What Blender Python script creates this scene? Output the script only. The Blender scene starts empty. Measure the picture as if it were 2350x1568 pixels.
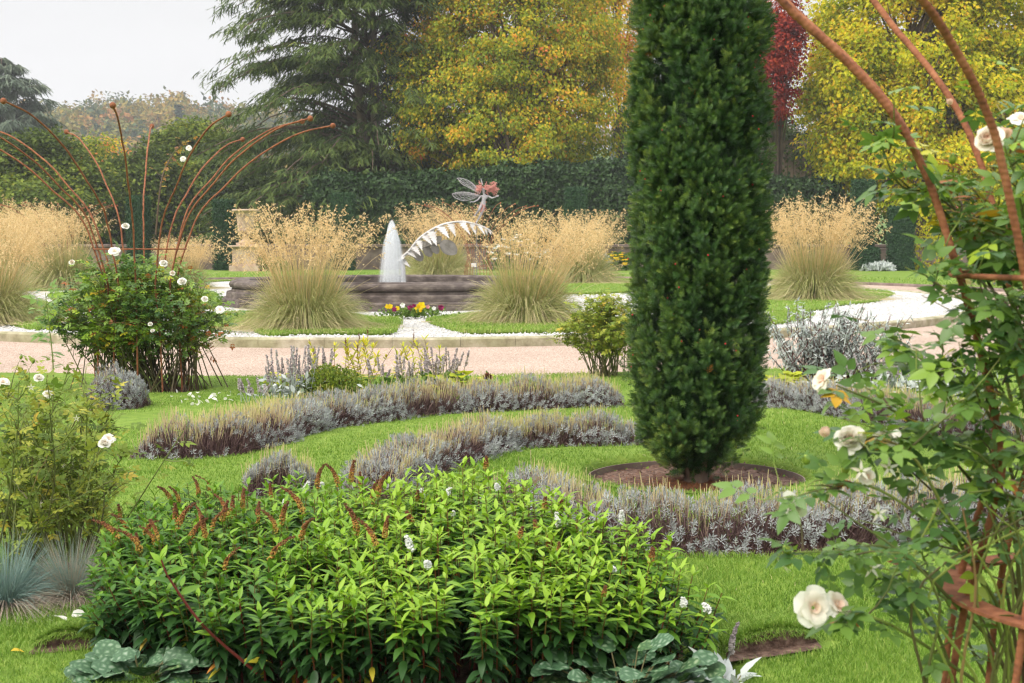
import bpy, math, numpy as np
from mathutils import Vector, Matrix
R_ = math.radians
C = bpy.context.scene.collection
SC = bpy.context.scene
rng = np.random.default_rng(11)

# ------------------------------------------------------------------ camera
FPX, CX, CY, CAMH = 3264.0, 1175.0, 784.0, 1.6        # photo measured on a 2350 x 1568 grid
TILT = math.atan((CY - 555.0) / FPX)
cd = bpy.data.cameras.new("camera"); cam = bpy.data.objects.new("camera", cd); C.objects.link(cam)
cam.location = (0, 0, CAMH); cam.rotation_euler = (math.pi / 2 - TILT, 0, 0)
cd.sensor_width = 36; cd.lens = FPX / 2350 * 36; cd.clip_start = 0.1; cd.clip_end = 6000
cd.dof.use_dof = True; cd.dof.focus_distance = 10.5; cd.dof.aperture_fstop = 8
SC.camera = cam

# ------------------------------------------------------------------ overcast sky, soft sun, exposure
SUN_EL, SUN_AZ = R_(46), R_(-125)                       # azimuth from +Y towards +X
w = bpy.data.worlds.new("World"); SC.world = w; w.use_nodes = True
nt = w.node_tree; nt.nodes.clear(); N = nt.nodes.new; Lk = nt.links.new
out = N('ShaderNodeOutputWorld'); bg = N('ShaderNodeBackground'); bg.inputs[1].default_value = 0.1
sky = N('ShaderNodeTexSky'); sky.sky_type = 'NISHITA'; sky.sun_disc = False
sky.sun_elevation = SUN_EL; sky.sun_rotation = SUN_AZ; sky.dust_density = 4; sky.air_density = 1.5
hsv = N('ShaderNodeHueSaturation'); hsv.inputs['Saturation'].default_value = 0.25
Lk(sky.outputs[0], hsv.inputs['Color'])
tc = N('ShaderNodeTexCoord'); sx = N('ShaderNodeSeparateXYZ'); Lk(tc.outputs['Generated'], sx.inputs[0])
mx = N('ShaderNodeMath'); mx.operation = 'MAXIMUM'; Lk(sx.outputs['Z'], mx.inputs[0]); mx.inputs[1].default_value = 0
ramp = N('ShaderNodeValToRGB'); Lk(mx.outputs[0], ramp.inputs[0])
e = ramp.color_ramp.elements
e[0].position = 0.0; e[0].color = (0.36, 0.36, 0.363, 1)
e[1].position = 1.0; e[1].color = (.85, .85, .86, 1)
for p, c in ((0.10, .345), (0.22, .325), (0.5, .60)):
    el = e.new(p); el.color = (c, c, c * 1.01, 1)
noi = N('ShaderNodeTexNoise'); noi.inputs['Scale'].default_value = 2.2; noi.inputs['Detail'].default_value = 5
mp = N('ShaderNodeMapping'); mp.inputs['Scale'].default_value = (1, 1, 3.5)
Lk(tc.outputs['Generated'], mp.inputs[0]); Lk(mp.outputs[0], noi.inputs[0])
mr = N('ShaderNodeMapRange'); mr.inputs['From Min'].default_value = 0.3; mr.inputs['From Max'].default_value = 0.7
mr.inputs['To Min'].default_value = 20.8; mr.inputs['To Max'].default_value = 23.8; Lk(noi.outputs[0], mr.inputs[0])
vm = N('ShaderNodeVectorMath'); vm.operation = 'SCALE'; Lk(ramp.outputs[0], vm.inputs[0]); Lk(mr.outputs[0], vm.inputs['Scale'])
mix = N('ShaderNodeMix'); mix.data_type = 'RGBA'; mix.inputs[0].default_value = 0.9
Lk(hsv.outputs[0], mix.inputs[6]); Lk(vm.outputs[0], mix.inputs[7])
Lk(mix.outputs[2], bg.inputs[0]); Lk(bg.outputs[0], out.inputs[0])
sd = bpy.data.lights.new("sun", 'SUN'); sd.energy = 2.7; sd.angle = R_(40); sd.color = (1, 0.93, 0.82)
so = bpy.data.objects.new("sun", sd); C.objects.link(so)
sdir = Vector((math.sin(SUN_AZ) * math.cos(SUN_EL), math.cos(SUN_AZ) * math.cos(SUN_EL), math.sin(SUN_EL)))
so.rotation_euler = sdir.to_track_quat('Z', 'Y').to_euler(); so.location = (-20, 0, 30)
SC.view_settings.view_transform = 'Standard'; SC.view_settings.look = 'None'
SC.view_settings.exposure = 0.36; SC.view_settings.gamma = 1
SC.cycles.max_bounces = 6; SC.cycles.diffuse_bounces = 3; SC.cycles.glossy_bounces = 1
SC.cycles.transmission_bounces = 3; SC.cycles.transparent_max_bounces = 40; SC.cycles.volume_bounces = 0
SC.cycles.caustics_reflective = False; SC.cycles.caustics_refractive = False
SC.cycles.sample_clamp_indirect = 4; SC.cycles.filter_width = 1.3

# ------------------------------------------------------------------ maths helpers
def ray(x, y):
    rx = (np.asarray(x, float) - CX) / FPX; ry = -(np.asarray(y, float) - CY) / FPX
    ct, st = math.cos(TILT), math.sin(TILT)
    return np.stack([rx, ct + ry * st, -st + ry * ct], -1)
def G(x, y, z=0.0):
    d = ray(x, y); s = (z - CAMH) / d[..., 2]
    return d * s[..., None] + np.array([0, 0, CAMH])
def P(x, y, Y):
    d = ray(x, y); s = np.asarray(Y, float) / d[..., 1]
    return d * s[..., None] + np.array([0, 0, CAMH])
def PL(lst): return np.array([P(*q) for q in lst])
def nrm(a): return a / np.maximum(np.linalg.norm(a, axis=-1, keepdims=True), 1e-9)
def rdir(k, r=rng): return nrm(r.normal(size=(k, 3)))
def frame(d, n):
    y = nrm(d); x = np.cross(y, n); bad = np.linalg.norm(x, axis=-1) < 1e-4
    if bad.any(): x[bad] = np.cross(y[bad], np.array([1, .3, .2]))
    x = nrm(x); z = np.cross(x, y)
    return np.stack([x, y, z], -1)
_ph = np.random.default_rng(3).uniform(0, 6.28, (40,)); _fr = np.random.default_rng(4).normal(size=(40, 3))
def sno(p, f, seed=0):                              # smooth pseudo noise, about -1..1
    p = np.asarray(p, float); s = 0
    for i in range(6):
        k = (seed * 7 + i * 3) % 40; q = _fr[k] * f * (1 + .35 * i)
        s = s + np.sin(p @ q[:p.shape[-1]] + _ph[k])
    return s / 3.2
def cat(p, n):                                      # Catmull-Rom through points
    p = np.asarray(p, float); q = np.vstack([2 * p[0] - p[1], p, 2 * p[-1] - p[-2]])
    t = np.linspace(0, len(p) - 1 - 1e-6, n); i = t.astype(int); u = (t - i)[:, None]
    a, b, c, d = q[i], q[i + 1], q[i + 2], q[i + 3]
    return .5 * (2 * b + (c - a) * u + (2 * a - 5 * b + 4 * c - d) * u ** 2 + (3 * b - a - 3 * c + d) * u ** 3)
def resample(p, step):
    d = np.linalg.norm(np.diff(p, axis=0), axis=1); s = np.r_[0, np.cumsum(d)]
    t = np.linspace(0, s[-1], max(2, int(s[-1] / step) + 1))
    return np.stack([np.interp(t, s, p[:, i]) for i in range(p.shape[1])], -1)

ORG = {}
class MB:
    def __init__(s): s.V = []; s.F = []; s.T = []; s.n = 0
    def add(s, v, f, t=0.5):
        v = np.asarray(v, float).reshape(-1, 3); s.V.append(v)
        for g in (f if isinstance(f, list) else [f]):
            g = np.asarray(g, np.int64); s.F.append(g.reshape(-1, g.shape[-1]) + s.n)
        s.T.append(np.broadcast_to(np.asarray(t, float), (len(v),))); s.n += len(v)
    def build(s, name, mat, parent=None, org=None, smooth=False):
        V = np.concatenate(s.V); T = np.concatenate(s.T)
        if parent is not None: org = ORG[parent.name]
        elif org is None:
            org = np.array([V[:, 0].mean(), V[:, 1].mean(), V[:, 2].min()])
        org = np.asarray(org, float)
        me = bpy.data.meshes.new(name); me.vertices.add(len(V))
        me.vertices.foreach_set('co', (V - org).astype(np.float32).ravel())
        lv = np.concatenate([f.ravel() for f in s.F]); cnt = np.concatenate([np.full(len(f), f.shape[1]) for f in s.F])
        me.loops.add(len(lv)); me.loops.foreach_set('vertex_index', lv.astype(np.int32))
        me.polygons.add(len(cnt)); me.polygons.foreach_set('loop_start', np.r_[0, np.cumsum(cnt)[:-1]].astype(np.int32))
        me.polygons.foreach_set('use_smooth', np.full(len(cnt), smooth)); me.update(calc_edges=True)
        a = me.attributes.new('tint', 'FLOAT', 'POINT'); a.data.foreach_set('value', np.clip(T, 0, 1).astype(np.float32))
        me.materials.append(mat)
        o = bpy.data.objects.new(name, me); C.objects.link(o); ORG[o.name] = org
        if parent is not None: o.parent = parent
        else: o.location = org
        return o
def tag(o, label, cat_, group=None, kind=None):
    if label: o['label'] = label
    if cat_: o['category'] = cat_
    if group: o['group'] = group
    if kind: o['kind'] = kind
    return o
def thing(name, label, cat_, loc, group=None):
    o = bpy.data.objects.new(name, None); C.objects.link(o); o.empty_display_size = .1
    o.location = loc; ORG[o.name] = np.asarray(loc, float)
    return tag(o, label, cat_, group)
def put(me_obj, name, parent, loc, rot=None, scale=1.0, label=None):        # another copy of a small part mesh at world place loc
    c = me_obj.copy(); c.name = name; C.objects.link(c); c.parent = parent
    c.location = Vector(np.asarray(loc) - ORG[parent.name])
    if rot is not None: c.rotation_euler = rot
    c.scale = (scale,) * 3; ORG[c.name] = np.asarray(loc, float)
    if label: c['label'] = label
    return c
def dup(root, loc, rz=0.0, sc=1.0, label=None):
    def rec(o, par):
        c = o.copy(); C.objects.link(c); ORG[c.name] = np.asarray(loc, float)
        if par is not None: c.parent = par
        for ch in list(o.children): rec(ch, c)
        return c
    r = rec(root, None); r.location = loc; r.rotation_euler = (0, 0, rz)
    r.scale = (sc,) * 3 if np.isscalar(sc) else sc
    if label: r['label'] = label
    return r

def scatter(mb, tv, tf, pos, Rm, s=1.0, t=0.5):
    k, n = len(pos), len(tv); s = np.broadcast_to(np.asarray(s, float), (k,))
    v = np.einsum('kij,nj->kni', Rm, tv) * s[:, None, None] + pos[:, None]
    off = (np.arange(k) * n)[:, None, None]
    fs = [(np.asarray(g)[None] + off).reshape(-1, np.asarray(g).shape[-1]) for g in (tf if isinstance(tf, list) else [tf])]
    t = np.asarray(t, float)
    if t.ndim == 2: tt = t.ravel()
    else: tt = np.repeat(np.broadcast_to(t, (k,)), n)
    mb.add(v.reshape(-1, 3), fs, tt)
def ribbons(mb, paths, wid, side, t=0.5):
    K, n = paths.shape[:2]; wid = np.broadcast_to(wid, (K, n)); side = np.asarray(side, float)
    if side.ndim == 2: side = side[:, None]
    a = paths - side * wid[..., None] / 2; b = paths + side * wid[..., None] / 2
    v = np.stack([a, b], 2).reshape(-1, 3)
    i = np.arange(n - 1) * 2; f = np.stack([i, i + 1, i + 3, i + 2], -1)
    f = (f[None] + (np.arange(K) * 2 * n)[:, None, None]).reshape(-1, 4)
    t = np.asarray(t, float)
    tt = np.repeat(t.ravel(), 2) if t.ndim == 2 else np.repeat(np.broadcast_to(t, (K,)), 2 * n)
    mb.add(v, f, tt)
def tubes(mb, paths, rad, n=5, t=0.5, cap=True, twist=None):
    paths = np.asarray(paths, float)
    if paths.ndim == 2: paths = paths[None]
    K, m = paths.shape[:2]; rad = np.broadcast_to(np.asarray(rad, float), (K, m))
    tg = nrm(np.gradient(paths, axis=1)); ref = np.zeros((K, 3)); mt = np.abs(nrm(tg.mean(1)))
    ref[np.arange(K), mt.argmin(1)] = 1
    x = nrm(np.cross(tg, ref[:, None])); y = np.cross(tg, x)
    a = np.arange(n) * 2 * math.pi / n
    rr = rad[..., None] * np.ones(n)
    if twist is not None: rr = rr * twist[None]
    v = paths[:, :, None] + rr[..., None] * (np.cos(a)[:, None] * x[:, :, None] + np.sin(a)[:, None] * y[:, :, None])
    i = np.arange(m - 1)[:, None] * n; j = np.arange(n)[None]; j2 = (j + 1) % n
    f = np.stack([i + j, i + j2, i + n + j2, i + n + j], -1).reshape(-1, 4)
    off = (np.arange(K) * m * n)[:, None, None]
    fs = [(f[None] + off).reshape(-1, 4)]
    if cap and n >= 3:
        e = np.stack([np.arange(n)[::-1], np.arange(n) + (m - 1) * n])
        fs.append((e[None] + off).reshape(-1, n))
    t = np.asarray(t, float)
    tt = np.repeat(t.ravel(), n) if t.ndim == 2 else np.repeat(np.broadcast_to(t, (K,)), m * n)
    mb.add(v.reshape(-1, 3), fs, tt)
def lathe(mb, prof, n, c, t=0.5, sq=(1, 1)):
    prof = np.asarray(prof, float); a = np.arange(n) * 2 * math.pi / n
    v = np.stack([prof[:, None, 0] * np.cos(a) * sq[0], prof[:, None, 0] * np.sin(a) * sq[1], prof[:, None, 1] + 0 * a], -1) + np.asarray(c)
    m = len(prof); i = np.arange(m - 1)[:, None] * n; j = np.arange(n)[None]; j2 = (j + 1) % n
    f = np.stack([i + j, i + j2, i + n + j2, i + n + j], -1).reshape(-1, 4)
    mb.add(v.reshape(-1, 3), f, t)
def box(mb, lo, hi, t=0.5, bev=0.0):
    lo = np.asarray(lo, float); hi = np.asarray(hi, float); b = bev
    if b <= 0:
        v = np.array([[x, y, z] for z in (0, 1) for y in (0, 1) for x in (0, 1)]) * (hi - lo) + lo
        mb.add(v, [[0, 2, 3, 1], [4, 5, 7, 6], [0, 1, 5, 4], [2, 6, 7, 3], [0, 4, 6, 2], [1, 3, 7, 5]], t); return
    V = []
    for (z, ins) in ((lo[2], b), (lo[2] + b, 0), (hi[2] - b, 0), (hi[2], b)):
        x0, x1, y0, y1 = lo[0] + ins, hi[0] - ins, lo[1] + ins, hi[1] - ins; c = b * (0 if ins else 1)
        V += [[x0 + c, y0, z], [x1 - c, y0, z], [x1, y0 + c, z], [x1, y1 - c, z], [x1 - c, y1, z], [x0 + c, y1, z], [x0, y1 - c, z], [x0, y0 + c, z]]
    f = [[k * 8 + j, k * 8 + (j + 1) % 8, (k + 1) * 8 + (j + 1) % 8, (k + 1) * 8 + j] for k in range(3) for j in range(8)]
    mb.add(V, [np.array(f), np.array([list(range(7, -1, -1)), list(range(24, 32))])], t)
def leaf_t(wd, rows=5, fold=.25, droop=.15, shape='ovate', wave=0.0):
    y = np.linspace(0, 1, rows)
    if shape == 'lance': hw = np.sin(np.pi * y ** .75) ** .9
    elif shape == 'round': hw = np.sin(np.pi * np.clip(y * .93 + .05, 0, 1)) ** .55
    else: hw = np.sin(np.pi * y ** .62) ** .8
    hw = np.maximum(hw * wd / 2, .012); z = -droop * y ** 2
    V = []
    for i in range(rows):
        ed = z[i] + fold * hw[i]; wv = wave * (1 if i % 2 else -1) * hw[i]
        V += [[-hw[i], y[i], ed + wv], [0, y[i], z[i]], [hw[i], y[i], ed - wv]]
    F = [[3 * i + k, 3 * i + k + 1, 3 * i + k + 4, 3 * i + k + 3] for i in range(rows - 1) for k in (0, 1)]
    return np.array(V), np.array(F)
def merge(parts):
    V = []; F = []; n = 0
    for v, f in parts: V.append(v); F.append(f + n); n += len(v)
    return np.concatenate(V), np.concatenate(F)
DIA = (np.array([[0, 0, 0], [-.5, .45, .06], [0, 1, -.1], [.5, .45, .06], [0, .45, 0]]), np.array([[0, 4, 1, 1], [0, 3, 4, 4], [1, 4, 2, 2], [4, 3, 2, 2]]))
DIA = (np.array([[0, 0, 0.], [-.34, .4, .08], [0, 1, -.12], [.34, .4, .08]]), np.array([[0, 1, 2], [0, 2, 3]])[:, ::-1])
# ------------------------------------------------------------------ materials
def _m(name):
    m = bpy.data.materials.new(name); m.use_nodes = True; nt = m.node_tree
    b = nt.nodes['Principled BSDF']; return m, nt, b
def _ramp(nt, stops):
    r = nt.nodes.new('ShaderNodeValToRGB'); e = r.color_ramp.elements
    stops = sorted(stops)
    while len(e) < len(stops): e.new(.5)
    for i, (p, c) in enumerate(stops): e[i].position = p; e[i].color = (*c, 1)
    return r
def leaf_mat(name, stops, trans=.3, rough=.5, spec=.3, sat=1.25):
    m, nt, b = _m(name); a = nt.nodes.new('ShaderNodeAttribute'); a.attribute_name = 'tint'
    r = _ramp(nt, stops); nt.links.new(a.outputs['Fac'], r.inputs[0])
    nt.links.new(r.outputs[0], b.inputs['Base Color']); b.inputs['Roughness'].default_value = rough
    b.inputs['Specular IOR Level'].default_value = spec
    if trans > 0:
        tr = nt.nodes.new('ShaderNodeBsdfTranslucent'); mx = nt.nodes.new('ShaderNodeMixShader'); mx.inputs[0].default_value = trans
        nt.links.new(r.outputs[0], tr.inputs[0]); nt.links.new(b.outputs[0], mx.inputs[1]); nt.links.new(tr.outputs[0], mx.inputs[2])
        nt.links.new(mx.outputs[0], nt.nodes['Material Output'].inputs[0])
    return m
def noise_mat(name, stops, scale, rough=.8, bump=.3, bscale=None, detail=8, spec=.2, vor=None, dist=.02, stops2=None, scale2=1.0, f2=.5, stretch=(1, 1, 1)):
    m, nt, b = _m(name); L = nt.links.new
    tc = nt.nodes.new('ShaderNodeTexCoord'); mpn = nt.nodes.new('ShaderNodeMapping'); mpn.inputs['Scale'].default_value = stretch
    L(tc.outputs['Object'], mpn.inputs[0]); co = mpn.outputs[0]
    if vor:
        n1 = nt.nodes.new('ShaderNodeTexVoronoi'); n1.inputs['Scale'].default_value = vor; n1.feature = 'F1'
        sep = nt.nodes.new('ShaderNodeSeparateColor'); L(n1.outputs['Color'], sep.inputs[0]); fac = sep.outputs[0]; hgt = n1.outputs['Distance']
    else:
        n1 = nt.nodes.new('ShaderNodeTexNoise'); n1.inputs['Scale'].default_value = scale; n1.inputs['Detail'].default_value = detail
        n1.inputs['Roughness'].default_value = .65; fac = n1.outputs[0]; hgt = n1.outputs[0]
    L(co, n1.inputs['Vector']); r = _ramp(nt, stops); L(fac, r.inputs[0]); col = r.outputs[0]
    if stops2:
        n2 = nt.nodes.new('ShaderNodeTexNoise'); n2.inputs['Scale'].default_value = scale2; n2.inputs['Detail'].default_value = 6; L(co, n2.inputs['Vector'])
        r2 = _ramp(nt, stops2); L(n2.outputs[0], r2.inputs[0])
        mx = nt.nodes.new('ShaderNodeMix'); mx.data_type = 'RGBA'; mx.blend_type = 'MULTIPLY'; mx.inputs[0].default_value = f2
        L(col, mx.inputs[6]); L(r2.outputs[0], mx.inputs[7]); col = mx.outputs[2]
    L(col, b.inputs['Base Color']); b.inputs['Roughness'].default_value = rough; b.inputs['Specular IOR Level'].default_value = spec
    if bump:
        if bscale:
            nb = nt.nodes.new('ShaderNodeTexNoise'); nb.inputs['Scale'].default_value = bscale; nb.inputs['Detail'].default_value = 6; L(co, nb.inputs['Vector']); hgt = nb.outputs[0]
        bp = nt.nodes.new('ShaderNodeBump'); bp.inputs['Strength'].default_value = bump; bp.inputs['Distance'].default_value = dist
        if vor and not bscale: bp.invert = True
        L(hgt, bp.inputs['Height']); L(bp.outputs[0], b.inputs['Normal'])
    return m
M = {}
M['lawn'] = noise_mat('lawn_turf', [(.3, (.10, .17, .022)), (.5, (.16, .25, .035)), (.7, (.22, .30, .05))], 9, .9, .5, 60, stops2=[(.35, (.75, .8, .6)), (.6, (1, 1, 1))], scale2=1.1, f2=.7, dist=.03)
M['soil'] = noise_mat('bed_soil', [(.3, (.05, .03, .022)), (.5, (.155, .095, .072)), (.72, (.32, .215, .165))], 28, .95, .9, 35, dist=.03, stops2=[(.4, (.55, .5, .5)), (.6, (1, 1, 1))], scale2=3)
M['path'] = noise_mat('pink_gravel', [(.25, (.30, .215, .165)), (.5, (.46, .345, .275)), (.75, (.62, .50, .42))], 70, .95, .5, None, dist=.012, vor=85, stops2=[(.35, (.82, .8, .78)), (.65, (1, 1, 1))], scale2=.5, f2=.8)
M['wgravel'] = noise_mat('white_gravel', [(.1, (.36, .35, .33)), (.5, (.55, .54, .52)), (.9, (.68, .67, .65))], 30, .85, 1.0, None, dist=.03, vor=26)
M['ground'] = noise_mat('far_grass', [(.3, (.06, .12, .018)), (.7, (.12, .2, .03))], 3, .95, .2)
M['kerb'] = noise_mat('kerb_stone', [(.3, (.25, .215, .15)), (.5, (.42, .375, .275)), (.7, (.56, .51, .40))], 5, .9, .4, 40, stops2=[(.4, (.6, .66, .45)), (.6, (1, 1, 1))], scale2=1.6, f2=.7)
M['stone'] = noise_mat('dark_weathered_stone', [(.3, (.07, .055, .05)), (.5, (.13, .105, .095)), (.68, (.24, .20, .17))], 3.5, .85, .4, 30, stops2=[(.35, (.45, .42, .4)), (.5, (1, 1, 1)), (.68, (1.0, 1.0, .95))], scale2=1.4, f2=.9, stretch=(1, 1, 2.2))
M['pstone'] = noise_mat('pink_sandstone', [(.3, (.42, .29, .21)), (.5, (.56, .42, .32)), (.7, (.66, .53, .42))], 4, .9, .5, 14, stops2=[(.35, (.6, .52, .48)), (.6, (1, 1, 1))], scale2=1.7, f2=.6)
M['wstone'] = noise_mat('wall_stone', [(.3, (.12, .085, .075)), (.5, (.2, .15, .13)), (.7, (.3, .24, .2))], 2, .9, .4, 12)
M['rust'] = noise_mat('rusted_steel', [(.3, (.11, .042, .024)), (.5, (.26, .095, .045)), (.72, (.40, .17, .085))], 22, .85, .4, 60, dist=.004, spec=.3)
M['bark'] = noise_mat('bark', [(.3, (.06, .045, .035)), (.6, (.18, .13, .1))], 3, .95, .7, 8, stretch=(1, 1, .25))
M['pbark'] = noise_mat('pale_bark', [(.3, (.13, .09, .075)), (.6, (.30, .235, .19))], 1.5, .95, .7, 4, stretch=(1, 1, .25))
M['grass'] = leaf_mat('grass_blade', [(0, (.085, .17, .02)), (.35, (.165, .295, .035)), (.6, (.285, .405, .075)), (.85, (.42, .50, .12)), (1, (.55, .48, .25))], .3, .5, .25)
M['yew'] = leaf_mat('yew_needle', [(0, (.014, .042, .015)), (.5, (.046, .112, .027)), (.8, (.115, .20, .038)), (.93, (.20, .28, .05)), (.965, (.2, .22, .04)), (1, (.5, .2, .04))], .12, .4, .35)
M['berry'] = noise_mat('red_aril', [(.3, (.55, .01, .03)), (.7, (.7, .03, .05))], 50, .35, 0, spec=.5)
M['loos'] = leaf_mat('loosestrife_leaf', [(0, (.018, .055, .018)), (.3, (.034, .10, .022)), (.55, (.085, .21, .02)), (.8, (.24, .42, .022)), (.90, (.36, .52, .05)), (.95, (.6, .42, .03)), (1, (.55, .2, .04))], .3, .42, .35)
M['redstem'] = leaf_mat('red_stem', [(0, (.09, .012, .015)), (.5, (.16, .03, .02)), (1, (.14, .14, .03))], 0, .5, .3)
M['spike'] = leaf_mat('rust_seed_spike', [(0, (.12, .05, .035)), (.45, (.24, .10, .045)), (.75, (.46, .24, .06)), (1, (.40, .33, .07))], .1, .8, .1)
M['wflower'] = leaf_mat('white_floret', [(0, (.75, .75, .72)), (.85, (.86, .86, .85)), (1, (.5, .55, .3))], .2, .6, .2)
M['lav'] = leaf_mat('lavender_leaf', [(0, (.16, .155, .15)), (.5, (.33, .34, .335)), (.85, (.52, .55, .54)), (1, (.42, .46, .36))], .15, .7, .1)
M['lavtwig'] = leaf_mat('lavender_twig', [(0, (.08, .048, .048)), (.5, (.20, .13, .125)), (.8, (.36, .245, .225)), (1, (.46, .34, .27))], .05, .9, .05)
M['straw'] = leaf_mat('cut_stalk', [(0, (.32, .22, .18)), (.4, (.52, .39, .27)), (.75, (.64, .54, .28)), (1, (.54, .55, .18))], .2, .8, .1)
M['stipagreen'] = leaf_mat('feathergrass_blade', [(0, (.17, .22, .08)), (.35, (.32, .37, .12)), (.6, (.47, .46, .19)), (.8, (.58, .50, .28)), (1, (.62, .51, .32))], .3, .6, .2)
M['stipagold'] = leaf_mat('feathergrass_straw', [(0, (.50, .35, .16)), (.5, (.74, .56, .29)), (1, (.86, .71, .43))], .35, .6, .15)
M['rose'] = leaf_mat('rose_leaf', [(0, (.03, .085, .035)), (.35, (.075, .165, .045)), (.6, (.155, .265, .045)), (.8, (.27, .42, .035)), (.9, (.45, .48, .03)), (.96, (.65, .42, .02)), (1, (.45, .15, .04))], .3, .35, .4)
M['roseold'] = leaf_mat('rose_leaf_tired', [(0, (.05, .09, .03)), (.3, (.13, .2, .03)), (.6, (.27, .34, .04)), (.8, (.43, .42, .06)), (.9, (.6, .33, .05)), (1, (.2, .09, .06))], .3, .5, .25)
M['cane'] = leaf_mat('rose_cane', [(0, (.09, .06, .035)), (.4, (.12, .14, .04)), (.7, (.2, .26, .05)), (1, (.28, .15, .08))], 0, .5, .3)
M['petal'] = leaf_mat('rose_petal', [(0, (.86, .62, .48)), (.35, (.88, .78, .65)), (.6, (.90, .86, .77)), (1, (.92, .90, .86))], .35, .6, .2)
M['hip'] = noise_mat('green_hip', [(.3, (.16, .25, .03)), (.7, (.3, .38, .06))], 20, .4, 0)
M['silver'] = leaf_mat('silver_leaf', [(0, (.2, .23, .2)), (.5, (.42, .46, .43)), (1, (.62, .66, .64))], .15, .8, .1)
M['lilacspike'] = leaf_mat('woolly_spike', [(0, (.26, .21, .23)), (.5, (.42, .36, .37)), (1, (.55, .5, .47))], .1, .9, .05)
M['gold'] = leaf_mat('golden_leaf', [(0, (.35, .42, .03)), (.5, (.6, .6, .04)), (1, (.75, .6, .05))], .35, .5, .2)
M['fescue'] = leaf_mat('fescue_blade', [(0, (.17, .27, .25)), (.45, (.32, .42, .36)), (.6, (.46, .40, .31)), (1, (.55, .42, .36))], .2, .7, .1)
M['stem'] = leaf_mat('plain_stem', [(0, (.09, .055, .05)), (.5, (.2, .15, .09)), (1, (.22, .28, .06))], 0, .7, .2)
# tree foliage
M['autumn'] = leaf_mat('autumn_leaf', [(0, (.12, .18, .02)), (.3, (.29, .37, .03)), (.5, (.50, .50, .035)), (.7, (.78, .53, .03)), (.88, (.86, .40, .05)), (1, (.85, .27, .09))], .45, .55, .2)
M['sycam'] = leaf_mat('yellow_green_leaf', [(0, (.11, .17, .01)), (.3, (.31, .38, .015)), (.55, (.62, .60, .025)), (.8, (.84, .66, .03)), (1, (.80, .42, .03))], .45, .55, .2)
M['redl'] = leaf_mat('crimson_leaf', [(0, (.10, .016, .014)), (.5, (.40, .045, .028)), (1, (.70, .15, .06))], .35, .55, .2)
M['cedar'] = leaf_mat('cedar_needle', [(0, (.025, .045, .016)), (.4, (.065, .105, .027)), (.75, (.15, .20, .045)), (1, (.29, .33, .09))], .2, .6, .15)
M['bcedar'] = leaf_mat('blue_cedar_needle', [(0, (.05, .075, .05)), (.6, (.12, .16, .11)), (1, (.22, .25, .17))], .2, .6, .15)
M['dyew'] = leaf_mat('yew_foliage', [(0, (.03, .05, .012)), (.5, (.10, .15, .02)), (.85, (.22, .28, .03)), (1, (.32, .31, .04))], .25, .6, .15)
M['hedge'] = leaf_mat('hedge_leaf', [(0, (.014, .036, .012)), (.5, (.045, .092, .028)), (1, (.11, .18, .055))], .12, .45, .25)
M['topiary'] = leaf_mat('topiary_leaf', [(0, (.018, .05, .022)), (.5, (.035, .085, .035)), (1, (.075, .14, .045))], .12, .6, .2)
M['wood'] = leaf_mat('far_wood_leaf', [(0, (.05, .085, .06)), (.3, (.10, .14, .05)), (.55, (.2, .2, .05)), (.75, (.34, .24, .06)), (1, (.40, .19, .07))], .2, .7, .05)
M['mixed'] = leaf_mat('green_leaf', [(0, (.03, .075, .02)), (.5, (.09, .18, .03)), (1, (.22, .32, .06))], .25, .5, .2)
M['yflower'] = leaf_mat('yellow_flower', [(0, (.7, .45, .01)), (1, (.85, .65, .02))], .3, .6, .1)
M['pflower'] = leaf_mat('pink_flower', [(0, (.65, .25, .27)), (1, (.82, .45, .45))], .3, .6, .1)
M['vflower'] = leaf_mat('purple_flower', [(0, (.16, .01, .06)), (1, (.35, .04, .14))], .3, .6, .1)
M['white_paint'] = noise_mat('white_painted_metal', [(.35, (.50, .47, .45)), (.65, (.68, .66, .64))], 6, .5, .1, 20)
M['grey_metal'] = noise_mat('galvanised_metal', [(.35, (.17, .155, .13)), (.65, (.3, .28, .25))], 6, .5, .1, 20)
M['wire'] = noise_mat('silver_wire', [(.35, (.3, .28, .3)), (.65, (.55, .53, .55))], 60, .5, .6, 90, dist=.02)
M['copper'] = noise_mat('pink_copper_wire', [(.35, (.55, .22, .18)), (.65, (.75, .38, .33))], 30, .5, .3, 60)
M['board'] = noise_mat('old_boards', [(.3, (.14, .10, .07)), (.7, (.25, .19, .14))], 3, .9, .3, 10)
def water_mat():
    m, nt, b = _m('falling_water'); b.inputs['Base Color'].default_value = (.9, .92, .94, 1); b.inputs['Roughness'].default_value = .5
    tp = nt.nodes.new('ShaderNodeBsdfTransparent'); mx = nt.nodes.new('ShaderNodeMixShader')
    a = nt.nodes.new('ShaderNodeAttribute'); a.attribute_name = 'tint'
    tr = nt.nodes.new('ShaderNodeBsdfTranslucent'); tr.inputs[0].default_value = (.92, .94, .96, 1); m2 = nt.nodes.new('ShaderNodeMixShader'); m2.inputs[0].default_value = .5
    nt.links.new(b.outputs[0], m2.inputs[1]); nt.links.new(tr.outputs[0], m2.inputs[2])
    nt.links.new(a.outputs['Fac'], mx.inputs[0]); nt.links.new(tp.outputs[0], mx.inputs[1]); nt.links.new(m2.outputs[0], mx.inputs[2])
    nt.links.new(mx.outputs[0], nt.nodes['Material Output'].inputs[0]); return m
M['jet'] = water_mat()
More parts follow.
